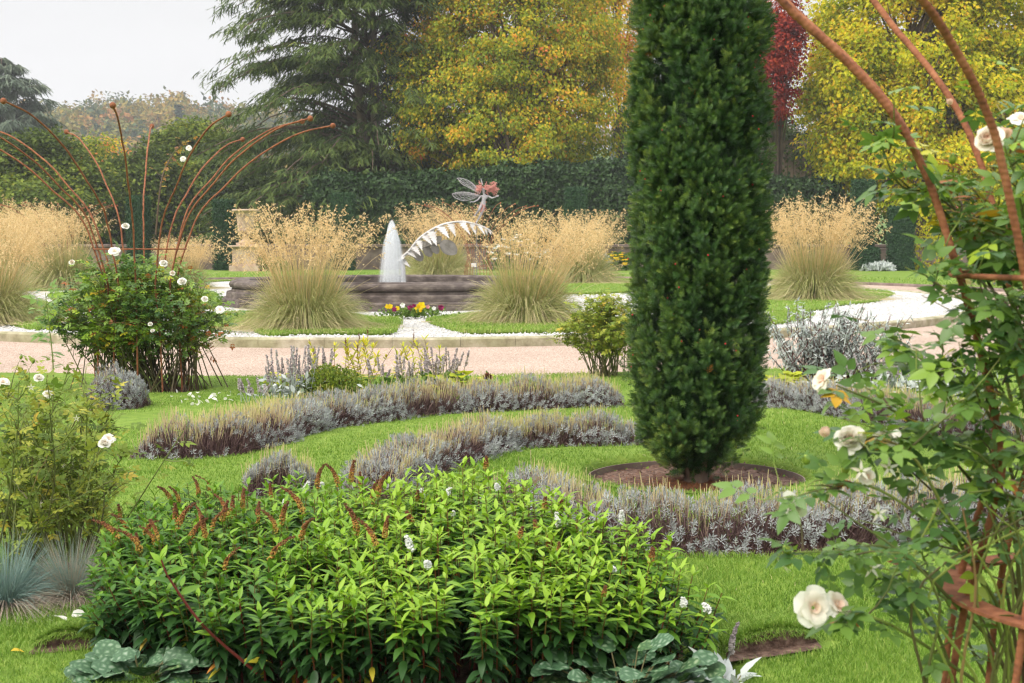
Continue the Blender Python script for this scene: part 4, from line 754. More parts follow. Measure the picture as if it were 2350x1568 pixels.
# one stem leaning out over the front of the clump
pth = cat(np.array([P(590, 1545, 5.02), P(470, 1440, 4.98), P(390, 1330, 4.95), P(370, 1285, 4.95)]), 12); lroot = thing('loosestrife_shoot', 'single red loosestrife shoot leaning left out of the clump', 'plant', pth[0])
mb = MB(); tubes(mb, pth, np.linspace(.0065, .003, 12), 6, .35); mb.build('stem', M['redstem'], lroot)
mb = MB(); fz = np.r_[.18, .3, .45, .55, .66, .75, .82, .88, .93, .97, 1, 1]; pp = pth[(fz * 11).astype(int)]; az = np.arange(12) * 2.4; el = np.linspace(.1, .9, 12); dv = np.stack([np.cos(az) * np.cos(el), np.sin(az) * np.cos(el) * .6, np.sin(el)], -1)
scatter(mb, *lf, pp, frame(dv, np.array([0, -.5, 1.]) + rdir(12, r) * .2), np.linspace(.10, .06, 12), np.r_[.93, .78, .6, .65, .5, .6, .6, .65, .7, .75, .75, .8]); mb.build('foliage', M['loos'], lroot, smooth=True)

# silver veined leaves and lamb's ear at the clump's foot
def rosette(name, label, cat_, c, spread, n, L, mat, shape, wd, seed, tint, elr=(.1, .9), fold=.12, droop=.35, hgt=.12, stem=True, wave=.06, rows=7):
    r = np.random.default_rng(seed); root = thing(name, label, cat_, c); az = r.uniform(0, 6.283, n); q = np.sqrt(r.random(n)); p = np.asarray(c) + np.stack([np.cos(az) * q * spread[0], np.sin(az) * q * spread[1], hgt * r.uniform(.15, 1, n) * (1 - .5 * q)], -1)
    el = r.uniform(*elr, n); fa = az + r.normal(size=n) * .6; d = np.stack([np.cos(fa) * np.cos(el), np.sin(fa) * np.cos(el), np.sin(el)], -1); nv = np.stack([-np.cos(fa) * np.sin(el), -np.sin(fa) * np.sin(el), np.cos(el)], -1) + rdir(n, r) * .35 + [0, -.35, 0]
    mb = MB(); scatter(mb, *leaf_t(wd, rows, fold, droop, shape, wave), p, frame(d, nv), L * r.uniform(.6, 1.2, n), tint(r, n)); mb.build('foliage', mat, root, smooth=True)
    if stem:
        mb = MB(); b = np.asarray(c) + (p - c) * [.5, .5, 0]; mid = (b + p) / 2 + [0, 0, .02]; tubes(mb, np.stack([b, mid, p], 1), .0022, 4, .6, cap=False); mb.build('stalks', M['stem'], root)
    return root
rosette('brunnera_plant', 'silver veined broad leaves at the foot of the loosestrife, right end', 'plant', G(1440, 1585) + [0, .02, -.03], (.30, .11), 70, .10, M['brun'], 'round', .85, 101, lambda r, n: np.clip(r.beta(1, 2.0, n), 0, 1), hgt=.21)
rosette('brunnera_plant', 'silver veined leaves among the red stems at the left end of the clump', 'plant', G(320, 1560) + [0, .04, -.03], (.27, .13), 64, .11, M['brun'], 'round', .85, 102, lambda r, n: np.clip(r.beta(1, 2.0, n), 0, 1), hgt=.12)
rosette('brunnera_plant', 'silver veined leaves in shade between the red stems', 'plant', G(560, 1540) + [0, .12, -.03], (.2, .12), 18, .095, M['brun'], 'round', .85, 103, lambda r, n: np.clip(r.beta(1, 3, n), 0, 1), hgt=.1)
rosette('geranium_plant', 'small cut leaved yellow green plant under the front of the loosestrife', 'plant', G(770, 1575) + [0, .05, -.04], (.16, .08), 60, .045, M['rose'], 'round', 1.0, 104, lambda r, n: r.uniform(.35, .92, n), hgt=.1, wave=.35)
rosette('lambs_ear', 'pale woolly silver leaves at the right foot of the loosestrife', 'plant', G(1668, 1575) + [0, .03, -.05], (.09, .1), 26, .11, M['silver'], 'ovate', .38, 105, lambda r, n: r.uniform(.5, 1, n), hgt=.13, elr=(.2, 1.1))
def woolly(parent, c, L, n, seed, r0=.011, big=.008):
    mb = spike_mesh(L, r0, n, .2, seed, big); mb.V = [v + np.asarray(c) for v in mb.V]; mb.build('flower_spike', M['lilacspike'], parent)
o = thing('lambs_ear', 'woolly grey flower spike leaning over the turf edge', 'plant', G(1660, 1560)); mb = MB(); tp = P(1678, 1490, 5.32); tubes(mb, cat(np.array([G(1660, 1560), P(1668, 1520, 5.32), tp]), 6), .004, 5, .7); mb.build('stem', M['silver'], o); woolly(o, tp - [0, 0, .02], .13, 170, 8, .010, .0085)
mb = MB(); a = G(1700, 1555, -.06); box(mb, a + [-.02, -.02, -.05], a + [.20, .09, .02], .5, .008); tag(mb.build('edging_stone', M['wstone'], org=a), 'flat grey edging stone beside the lambs ear', 'edging')
# fescue tufts at the left
def fescue(label, px, py, seed, w=.0022, tint0=.3, R=.2):
    r = np.random.default_rng(seed); c = G(px, py); root = thing('fescue_tuft', label, 'grass tuft', c, 'blue grass tufts under the left rose bush'); k = 2600; az = r.uniform(0, 6.283, k); el = r.uniform(.25, 1.35, k); L = r.uniform(.13, .27, k) * (R / .2)
    d = np.stack([np.cos(az) * np.cos(el), np.sin(az) * np.cos(el), np.sin(el)], -1); t = np.linspace(0, 1, 5); b = c + np.stack([np.cos(az), np.sin(az), 0 * az], -1) * r.uniform(0, .05, (k, 1))
    p = b[:, None] + d[:, None] * (L[:, None] * t)[..., None] + np.array([0, 0, -1]) * (L[:, None] * .62 * np.cos(el)[:, None] * t ** 2.2)[..., None]; p[..., 2] = np.maximum(p[..., 2], .004)
    mb = MB(); s = nrm(np.cross(d, rdir(k, r))); ti = np.where(el < .7, .72, tint0) + r.normal(size=k) * .15; ribbons(mb, p, np.linspace(1, .3, 5)[None] * w, s, ti); mb.build('blades', M['fescue'], root)
fescue('blue green fescue tuft at the left edge of the photo', 15, 1395, 111, tint0=.15, R=.31); fescue('straw coloured fescue tuft beside the loosestrife', 165, 1375, 112, tint0=.5, R=.28)
# ------------------------------------------------------------------ rusty rod supports
PROF = np.array([(.50, -.05), (.50, .4), (.455, .75), (.385, 1.02), (.385, 1.15), (.44, 1.38), (.50, 1.58), (.575, 1.79), (.655, 1.93), (.77, 2.06), (.90, 2.18), (1.14, 2.42), (1.44, 2.63), (1.76, 2.79), (2.1, 2.87)])
def rod_support(label, c, rot=0.0, near=False):
    c = np.asarray(c, float); root = thing('plant_support', label, 'plant support', c, 'rusty rod plant supports')
    p2 = cat(PROF, 40); rr = np.random.default_rng(7)
    for k in range(12):
        a = rot + k * math.pi / 6; s = 1 + rr.normal() * .025; q = cat(np.stack([p2[:, 0] * np.sin(a), p2[:, 0] * -np.cos(a), p2[:, 1] * s], -1), 60); q = q + c
        q[:, :2] += np.cumsum(rr.normal(size=(60, 2)) * (.0009 if near else .0022), 0)
        if near:
            q = resample(q, .0036); n = 8; m = len(q); ph = np.arange(m)[:, None] * .0036 / .015 * 2 * math.pi; tw = 1 + .12 * np.maximum(-.2, np.cos(ph + np.arange(n)[None] * 2 * math.pi / n))
            mb = MB(); tubes(mb, q, .0092, n, .5, True, tw)
        else:
            q = resample(q, .02); mb = MB(); tubes(mb, q, .0098, 6, .5)
        rod = mb.build('rod', M['rust'], root, smooth=True)
        mb = MB(); b = q[-1]; t = np.linspace(0, math.pi, 9); lathe(mb, np.stack([.031 * np.sin(t) + 1e-4, -.031 * np.cos(t)], -1), 12, b); mb.build('ball_finial', M['rust'], rod, smooth=True)
    t = np.linspace(0, 2 * math.pi, 49); R1 = .49
    mb = MB(); tubes(mb, c + np.stack([R1 * np.cos(t), R1 * np.sin(t), 1.52 + 0 * t], -1), .0075, 6, .5, False); mb.build('ring', M['rust'], root, smooth=True)
    mb = MB(); prof = [(.50, .742), (.435, .742), (.435, .750), (.50, .750), (.50, .742)]; lathe(mb, prof, 48, c); mb.build('band', M['rust'], root, smooth=False)
    return root
ca = np.array([P(322, 572, 15.5)[0], 15.5, 0.0]); cb = np.array([1.55, 3.38, 0.0])
s1 = rod_support('rusty vase of rods with ball ends around the left rose bush', ca, R_(9))
s2 = rod_support('nearest rusty rod support, rising out of the top of the photo', cb, 0.0, True)
for px, D, rz, lb in ((130, 50, .2, 'small far rusty rod support at the left edge beyond the feather grass'), (1098, 50, .5, 'small far rusty rod support behind the leaf sculpture'), (2312, 52, .1, 'small far rusty rod support below the yellow tree')):
    dup(s1, (P(px, 600, D)[0], D, 0), rz, label=lb)

# ------------------------------------------------------------------ roses
def comp_leaf():
    lv, lf_ = leaf_t(.62, 5, .18, .12); parts = []
    def pl(o, ang, s, tilt=0):
        ca_, sa = math.cos(ang), math.sin(ang); v = lv * s; x = v[:, 0] * ca_ + v[:, 1] * sa; y = -v[:, 0] * sa + v[:, 1] * ca_; return np.stack([x, y, v[:, 2] + tilt * v[:, 1]], -1) + o, lf_
    parts.append(pl([0, .60, -.02], 0, .42, -.1))
    for y, s in ((.54, .36), (.26, .30)):
        parts.append(pl([.02, y, 0], 1.12, s, -.12)); parts.append(pl([-.02, y, 0], -1.12, s, -.12))
    parts.append((np.array([[-.012, 0, 0], [.012, 0, 0], [.008, .62, -.01], [-.008, .62, -.01]]), np.array([[0, 1, 2, 3]])))
    return merge(parts)
CL = comp_leaf()
def rose_plant(root, canes, r0, L, gap, mat, seed, tint, f0=.25, twigs=2, tw_len=.2, tw_up=.5, cane_t=(.2, .8), droop=.1, cmat='cane'):
    r = np.random.default_rng(seed); stem = MB(); leaf = MB(); tips = []
    allc = [(np.asarray(c_), r0, f0) for c_ in canes]
    for c_ in list(canes):
        c_ = np.asarray(c_); n = len(c_)
        for q in range(r.poisson(twigs)):
            f = r.uniform(.3, 1); a = c_[min(int(f * n), n - 2)]; tg = nrm(c_[-1] - c_[0]); d = nrm(rdir(1, r)[0] * [1, 1, .6] + tg * .6 + [0, 0, tw_up]); l = tw_len * r.uniform(.5, 1.4); t = np.linspace(0, 1, 6)[:, None]
            allc.append((a + d * l * t + np.array([0, 0, -.35]) * l * t ** 2.2 * r.uniform(-.4, 1) + np.cumsum(r.normal(size=(6, 3)) * .006 * l / .2, 0), r0 * .45, .1))
    for c_, rad, f_ in allc:
        m = len(c_); tubes(stem, c_, np.linspace(rad, rad * .35, m), 5, np.clip(np.linspace(*cane_t, m)[None] + r.normal() * .15, 0, 1), cap=False); tips.append((c_[-1], nrm(c_[-1] - c_[-2])))
        ln = np.linalg.norm(np.diff(c_, axis=0), axis=1).sum(); k = max(1, int(ln * (1 - f_) / gap)); f = np.linspace(f_, 1, k) * (m - 1.001); i = f.astype(int); p = c_[i] + (c_[i + 1] - c_[i]) * (f - i)[:, None]; tg = nrm(c_[i + 1] - c_[i])
        d = nrm(rdir(k, r) * [1, 1, .55] + tg * .45 + [0, 0, -droop]); nv = rdir(k, r) * .45 + [0, -.25, 1.0]; tt = np.clip(tint(r, k, p), 0, 1)
        scatter(leaf, *CL, p, frame(d, nv), L * r.uniform(.6, 1.15, k), tt)
    stem.build('canes', M[cmat], root); leaf.build('foliage', M[mat], root, smooth=True); return tips
def rose_flower(R, rings, seed, tint=.6):
    q = np.random.default_rng(seed); mb = MB(); u = np.linspace(-1, 1, 6); v = np.linspace(0, 1, 6); U, Vv = np.meshgrid(u, v)
    for (n, op, sc, tb) in rings:
        for i in range(n):
            a = i * 2 * math.pi / n + q.uniform(-.25, .25) + op; o = op * q.uniform(.85, 1.15); s = R * sc * q.uniform(.9, 1.08)
            th = o * (.25 + .9 * Vv); rr = s * (np.sin(o) * Vv * .95 + .10 * Vv ** 3 * (1 if op > .8 else -.7)) + .10 * R; zz_ = s * (np.cos(o) * Vv + .25 * Vv * (1 - Vv)) - .12 * s * (op > 1) * Vv ** 4
            lat = s * .62 * U * np.sin(np.pi * np.clip(.12 + .60 * Vv ** .8, 0, 1)) ** .7; rr = rr - .30 * s * (U ** 2) * (Vv ** .7) * (.4 + .6 * math.cos(o)); zz_ = zz_ + .05 * s * np.sin(U * 5 + i) * Vv + (.0 if op < 1 else .10 * s * U ** 2 * Vv)
            x = rr * math.cos(a) - lat * math.sin(a); y = rr * math.sin(a) + lat * math.cos(a); g = np.arange(5)[:, None] * 6 + np.arange(5)[None]
            mb.add(np.stack([x, y, zz_], -1).reshape(-1, 3), np.stack([g, g + 1, g + 7, g + 6], -1).reshape(-1, 4), np.clip(tint + tb + .25 * (Vv.reshape(-1) - .5) + q.normal() * .05, 0, 1))
    return mb
CUP = [(5, 1.15, 1.0, .15), (5, .75, .95, .08), (6, .42, .85, -.05), (5, .18, .7, -.2)]
OPEN = [(5, 1.45, 1.1, .12), (4, 1.15, .85, 0), (3, .7, .5, -.35)]
BUD = [(4, .22, .9, -.4), (3, .1, .8, -.3)]
def flower(root, p, face, R, rings, seed, tint=.6, name='flower'):
    mb = rose_flower(R, rings, seed, tint); f = frame(np.asarray([face], float), np.array([[.3, .2, .9]]))[0]; B = np.stack([f[:, 0], f[:, 2], f[:, 1]], 1)
    mb.V = [v @ B.T + np.asarray(p) for v in mb.V]; return mb.build(name, M['petal'], root, smooth=True)
def hipmesh(root, p, d, s, name='hip'):
    mb = MB(); lathe(mb, [(.0005, -.6), (.35, -.45), (.5, 0), (.4, .4), (.18, .62), (.0005, .6)], 9, (0, 0, 0)); k = 5; az = np.arange(5) * 1.2566; dv = np.stack([np.cos(az), np.sin(az), .35 + 0 * az], -1)
    f = frame(np.asarray([d], float), np.array([[.3, .2, .9]]))[0]; B = np.stack([f[:, 0], f[:, 2], f[:, 1]], 1); mb.V = [v * s @ B.T + np.asarray(p) for v in mb.V]; o = mb.build(name, M['hip'], root, smooth=True)
    mb = MB(); scatter(mb, *leaf_t(.3, 4, .2, .3, 'lance'), np.tile([0, 0, .55], (5, 1)), frame(nrm(dv), np.tile([0, 0, 1.], (5, 1))), 1.25, np.array([.3, .5, .55, .6, .45])); mb.V = [v * s @ B.T + np.asarray(p) for v in mb.V]; mb.build('sepals', M['petal'] if d[2] < .4 else M['mixed'], o); return o

# near rose at the right
def tn_rose(r, k, p): return np.clip(.33 + .42 * r.beta(1.3, 1.6, k) + .10 * sno(p, 6, 2) + (r.random(k) > .93) * r.uniform(.3, .5, k), 0, 1)
rt = thing('rose_bush', 'tall rose bush with cream roses climbing the nearest rusty rods', 'rose bush', cb, 'rose bushes trained on rods')
C_ = [[(2420, 2080, 3.4), (2330, 1560, 3.35), (2350, 1150, 3.3), (2300, 780, 3.25), (2190, 560, 3.2), (2110, 450, 3.12), (2040, 425, 3.08), (1995, 330, 3.05)],
      [(2420, 2080, 3.4), (2340, 1540, 3.3), (2270, 1220, 3.2), (2140, 1030, 3.1), (2020, 940, 3.05), (1895, 885, 3.0)],
      [(2400, 2080, 3.3), (2300, 1520, 3.2), (2230, 1330, 3.05), (2080, 1180, 2.95), (1950, 1110, 2.9), (1850, 1130, 2.88)],
      [(2400, 2080, 3.3), (2290, 1560, 3.2), (2160, 1380, 3.0), (2020, 1260, 2.95), (1900, 1265, 2.92), (1800, 1268, 2.9)],
      [(2380, 2080, 3.25), (2260, 1640, 3.1), (2150, 1520, 3.0), (2030, 1440, 2.92), (1950, 1410, 2.9), (1880, 1400, 2.88)],
      [(2440, 2080, 3.4), (2400, 1400, 3.2), (2390, 900, 3.1), (2340, 600, 3.05), (2310, 430, 3.0), (2280, 335, 3.0)],
      [(2400, 2080, 3.45), (2310, 1500, 3.45), (2240, 1150, 3.35), (2150, 900, 3.3), (2060, 800, 3.25), (2020, 775, 3.2)],
      [(2400, 2080, 3.4), (2320, 1500, 3.35), (2300, 1100, 3.25), (2200, 880, 3.15), (2130, 830, 3.1), (2100, 880, 3.06)],
      [(2430, 2080, 3.3), (2370, 1300, 3.1), (2330, 950, 3.0), (2270, 760, 2.95), (2200, 700, 2.95), (2110, 640, 2.95)],
      [(2400, 2080, 3.3), (2280, 1480, 3.1), (2180, 1250, 3.0), (2080, 1060, 2.95), (2000, 1010, 2.93), (1955, 1030, 2.92)],
      [(2400, 2080, 3.3), (2330, 1500, 3.2), (2300, 1220, 3.1), (2240, 1060, 3.0), (2130, 1010, 3.0), (2040, 1020, 3.0)],
      [(2450, 2080, 3.4), (2440, 1300, 3.3), (2420, 700, 3.2), (2390, 480, 3.2), (2380, 300, 3.2)],
      [(2400, 2080, 3.4), (2350, 1250, 3.4), (2280, 850, 3.35), (2220, 600, 3.3), (2180, 480, 3.3), (2160, 390, 3.25)],
      [(2400, 2080, 3.3), (2200, 1640, 3.15), (2110, 1420, 3.1), (2030, 1330, 3.05), (1985, 1330, 3.0)],
      [(2420, 2080, 3.3), (2370, 1450, 3.15), (2330, 1200, 3.0), (2280, 1130, 2.95), (2200, 1130, 2.9)],
      [(2400, 2080, 3.5), (2300, 1700, 3.5), (2210, 1500, 3.45), (2120, 1330, 3.4), (2070, 1230, 3.35)],
      [(2440, 2080, 3.2), (2400, 1100, 3.0), (2360, 820, 2.9), (2320, 730, 2.9), (2290, 690, 2.88)]]
C_ += [[(2440, 2080, 3.4), (2380, 1200, 3.3), (2330, 800, 3.2), (2230, 560, 3.15), (2160, 470, 3.1), (2120, 400, 3.1)], [(2440, 2080, 3.4), (2400, 1000, 3.3), (2330, 640, 3.2), (2290, 540, 3.2), (2250, 470, 3.2)], [(2440, 2080, 3.4), (2400, 1000, 3.2), (2370, 700, 3.1), (2300, 560, 3.1), (2210, 520, 3.1)],
       [(2450, 2080, 3.4), (2420, 1100, 3.1), (2350, 860, 3.0), (2270, 800, 3.0), (2180, 790, 3.0)], [(2440, 2080, 3.3), (2400, 1250, 3.1), (2340, 1020, 3.0), (2270, 900, 3.0), (2230, 960, 3.0)], [(2440, 2080, 3.4), (2400, 900, 3.3), (2380, 600, 3.3), (2350, 420, 3.3), (2330, 360, 3.3)]]
C_ = [cat(PL([(x_ + 25, y_, d_ * 1.12) for x_, y_, d_ in c_]), 26) for c_ in C_]
rose_plant(rt, C_, .0062, .115, .048, 'rose', 121, tn_rose, f0=.47, twigs=5.4, tw_len=.19, tw_up=.12, cane_t=(.05, .75))
# bare brown canes rising from the base
r = np.random.default_rng(122); bare = []
for q in range(16):
    x0_ = r.uniform(2150, 2420); pth = cat(PL([(x0_ + r.normal() * 20, 2000, 3.4), (x0_ - r.uniform(-10, 60), 1600, 3.3), (x0_ + r.normal() * 70, 1350, 3.25), (x0_ + r.normal() * 120, 1150, 3.2)]), 14); bare.append(pth)
mb = MB(); [tubes(mb, b_, np.linspace(.0055, .002, 14), 5, np.clip(r.uniform(0, .9) + np.linspace(0, .1, 14)[None], 0, 1), cap=False) for b_ in bare]; mb.build('old_canes', M['cane'], rt)
fl = [((1952, 1012, 2.90), (-.35, -.75, .5), .036, CUP, .62), ((1827, 1153, 2.86), (-.7, -.55, -.35), .033, CUP, .82), ((1866, 1395, 2.85), (.3, -.9, .2), .040, OPEN, .62), ((1922, 1390, 2.88), (.5, -.6, .6), .032, OPEN, .5), ((1888, 872, 2.99), (-.8, -.3, .5), .026, OPEN, .45),
      ((2036, 1004, 2.98), (-.2, -.3, .9), .028, OPEN, .62), ((1898, 1000, 2.9), (-.5, -.2, .8), .022, BUD, .55), ((2272, 325, 2.98), (-.5, -.7, .5), .034, CUP, .4), ((2306, 316, 3.0), (.1, -.3, .95), .024, BUD, .15), ((2180, 240, 3.02), (-.2, -.3, 1), .014, BUD, .4), ((1990, 1095, 2.9), (-.3, -.8, .4), .016, OPEN, .5), ((2345, 275, 3.1), (0, -.5, .8), .026, OPEN, .7)]
for i, (q, fc, R1, rg, ti) in enumerate(fl): flower(rt, P(q[0], q[1], q[2] * 1.12), fc, R1, rg, 200 + i, ti - .14)
for i, (q, d) in enumerate([((1850, 1056, 2.88), (-.2, -.3, .9)), ((1940, 1078, 2.9), (.1, -.3, .9)), ((1975, 1082, 2.88), (-.1, -.95, .2)), ((2036, 1074, 2.92), (.1, -.95, .2)), ((1806, 1262, 2.9), (-.6, -.2, .7)), ((1808, 1290, 2.9), (-.6, -.2, -.5)), ((2186, 366, 3.05), (0, -.2, 1)), ((2140, 985, 3.0), (-.3, -.3, .8)), ((2010, 1178, 2.9), (.2, -.9, .2)), ((2200, 432, 3.0), (0, -.6, .6)), ((2330, 640, 2.9), (0, -.2, 1)), ((1995, 1305, 2.9), (.1, -.9, .3)), ((2020, 905, 2.95), (-.5, -.2, .6)), ((2245, 800, 2.95), (.2, -.8, .4))]):
    hipmesh(rt, P(q[0], q[1], q[2] * 1.12), d, .02)
# left front rose, half bare
rl = thing('rose_bush', 'straggly half bare rose bush at the left edge of the photo', 'rose bush', np.array([*CIRC[2][:2], -.07]), 'rose bushes trained on rods')
r = np.random.default_rng(123); cs = []
for q in range(80):
    D = r.uniform(6.4, 7.5); bxp = r.uniform(-60, 190); bp = np.array([G(bxp, 1330)[0], D + .0, -.06]); tx, ty = r.uniform(-70, 300), r.uniform(835, 1180)
    tx = np.clip(tx, -80, 330 - max(0, (1000 - ty)) * .7); tp = P(tx, ty, D + r.uniform(-.35, .35)); m = bp * .5 + tp * .5 + [r.normal() * .06, r.normal() * .06, .08]; cs.append(cat(np.array([bp, m, tp]), 12) + np.cumsum(r.normal(size=(12, 3)) * .004, 0))
cs.append(cat(PL([(200, 1350, 6.6), (235, 1280, 6.5), (330, 1130, 6.4), (420, 990, 6.3)]), 14)); cs.append(cat(PL([(150, 1340, 6.8), (140, 1200, 6.6), (200, 1090, 6.5), (250, 1000, 6.4)]), 14))
tl = rose_plant(rl, cs, .0062, .085, .052, 'roseold', 124, lambda r, k, p: np.clip(.18 + .62 * r.beta(1.5, 1.5, k) + .1 * sno(p, 5, 1), 0, 1), f0=.38, twigs=7.5, tw_len=.15, tw_up=.35, cane_t=(.35, .7), droop=.0)
for i, q in enumerate([(8, 878, 6.6), (240, 1020, 6.3), (110, 905, 6.7), (90, 870, 6.7), (250, 1008, 6.35)]): flower(rl, P(*q), (.2, -.6, .7), (.024, .028, .02, .024, .027)[i], CUP if i % 2 else OPEN, 300 + i, .66)
sel = r.choice(len(tl), 46, replace=False)
for i, j in enumerate(sel): hipmesh(rl, tl[j][0], tl[j][1], r.uniform(.011, .017), 'seed_head')
# tall pale shoot of another rose
sh = thing('rose_shoot', 'tall pale green leafy rose shoot in front of the left rose bush', 'rose shoot', G(105, 1250)); c_ = [cat(np.array([G(105, 1250), P(118, 1000, 6.9), P(122, 850, 6.9), P(112, 740, 6.9), P(104, 672, 6.9)]), 20)]
rose_plant(sh, c_, .005, .13, .075, 'rose', 125, lambda r, k, p: r.uniform(.55, .78, k), f0=.5, twigs=2, tw_len=.09, cane_t=(.5, .8))
# left middle rose inside the rods
rm = thing('rose_bush', 'full leafy rose bush with white roses inside the left rusty rods', 'rose bush', ca + [0, 0, -.05], 'rose bushes trained on rods'); r = np.random.default_rng(126); cs = []
for q in range(190):
    a = r.uniform(0, 6.283); el = r.uniform(.25, 1.45); e_ = np.array([math.cos(a) * math.cos(el) * 1.06, math.sin(a) * math.cos(el) * .8, .55 + math.sin(el) * .92]); e_[2] *= r.uniform(.78, 1.0); bp = ca + [r.normal() * .24 + (.3 if e_[0] > .2 else -.05), r.normal() * .2, -.05]; tp = ca + e_ * r.uniform(.88, 1.04); tp[0] -= .05
    m = bp * .45 + tp * .55 + [r.normal() * .06, r.normal() * .06, .12]; cs.append(cat(np.array([bp, m, tp]), 10))
tl = rose_plant(rm, cs, .0075, .12, .058, 'rose', 127, lambda r, k, p: np.clip(.38 + .46 * r.beta(1.4, 1.4, k) + .16 * sno(p, 3, 4) + (r.random(k) > .95) * .4, 0, 1), f0=.42, twigs=6.5, tw_len=.25, tw_up=.3, cane_t=(.05, .6))
for i, q in enumerate([(263, 577, 14.7), (288, 520, 15.6), (376, 606, 14.7), (418, 648, 14.7), (396, 628, 14.7), (470, 688, 14.7), (505, 712, 14.9), (165, 603, 14.9), (345, 745, 14.6), (350, 760, 14.6)]): flower(rm, P(*q), (.1, -.7, .6), (.05, .04, .042, .046, .03, .036, .04, .03, .025, .022)[i], OPEN if i in (0, 6) else CUP, 320 + i, .7 if i not in (4, 7) else .35)
# withered shoot climbing one rod
c_ = cat(PL([(357, 540, 15.9), (370, 417, 16.0), (393, 360, 16.2), (430, 322, 16.4)]), 14); ws = thing('rose_shoot', 'withered brown rose shoot climbing a rod above the left rose bush', 'rose shoot', c_[0])
rose_plant(ws, [c_], .012, .08, .05, 'roseold', 128, lambda r, k, p: r.uniform(.82, 1, k), f0=.3, twigs=7, tw_len=.12, cane_t=(.0, .2), droop=.5)
for i, q in enumerate([(433, 340, 16.3), (420, 365, 16.2)]): flower(ws, P(*q), (.1, -.7, .3), .028, OPEN, 340 + i, .7)
# small rose left of the tall yew
c0r = G(1385, 862) + [0, 0, -.02]; rs = thing('rose_bush', 'small sparse rose bush beside the path, left of the tall yew', 'rose bush', c0r, 'rose bushes trained on rods'); r = np.random.default_rng(129); cs = []
for q in range(70):
    a = r.uniform(0, 6.283); el = r.uniform(.3, 1.45); e_ = np.array([math.cos(a) * math.cos(el) * .60, math.sin(a) * math.cos(el) * .5, .26 + math.sin(el) * .66]); tp = c0r + e_; bp = c0r + [r.normal() * .1, r.normal() * .1, 0]; cs.append(cat(np.array([bp, bp * .45 + tp * .55 + [0, 0, .1], tp]), 10))
rose_plant(rs, cs, .006, .11, .045, 'roseold', 130, lambda r, k, p: np.clip(.34 + .55 * r.beta(1.3, 1.7, k), 0, .93), f0=.3, twigs=6, tw_len=.18)

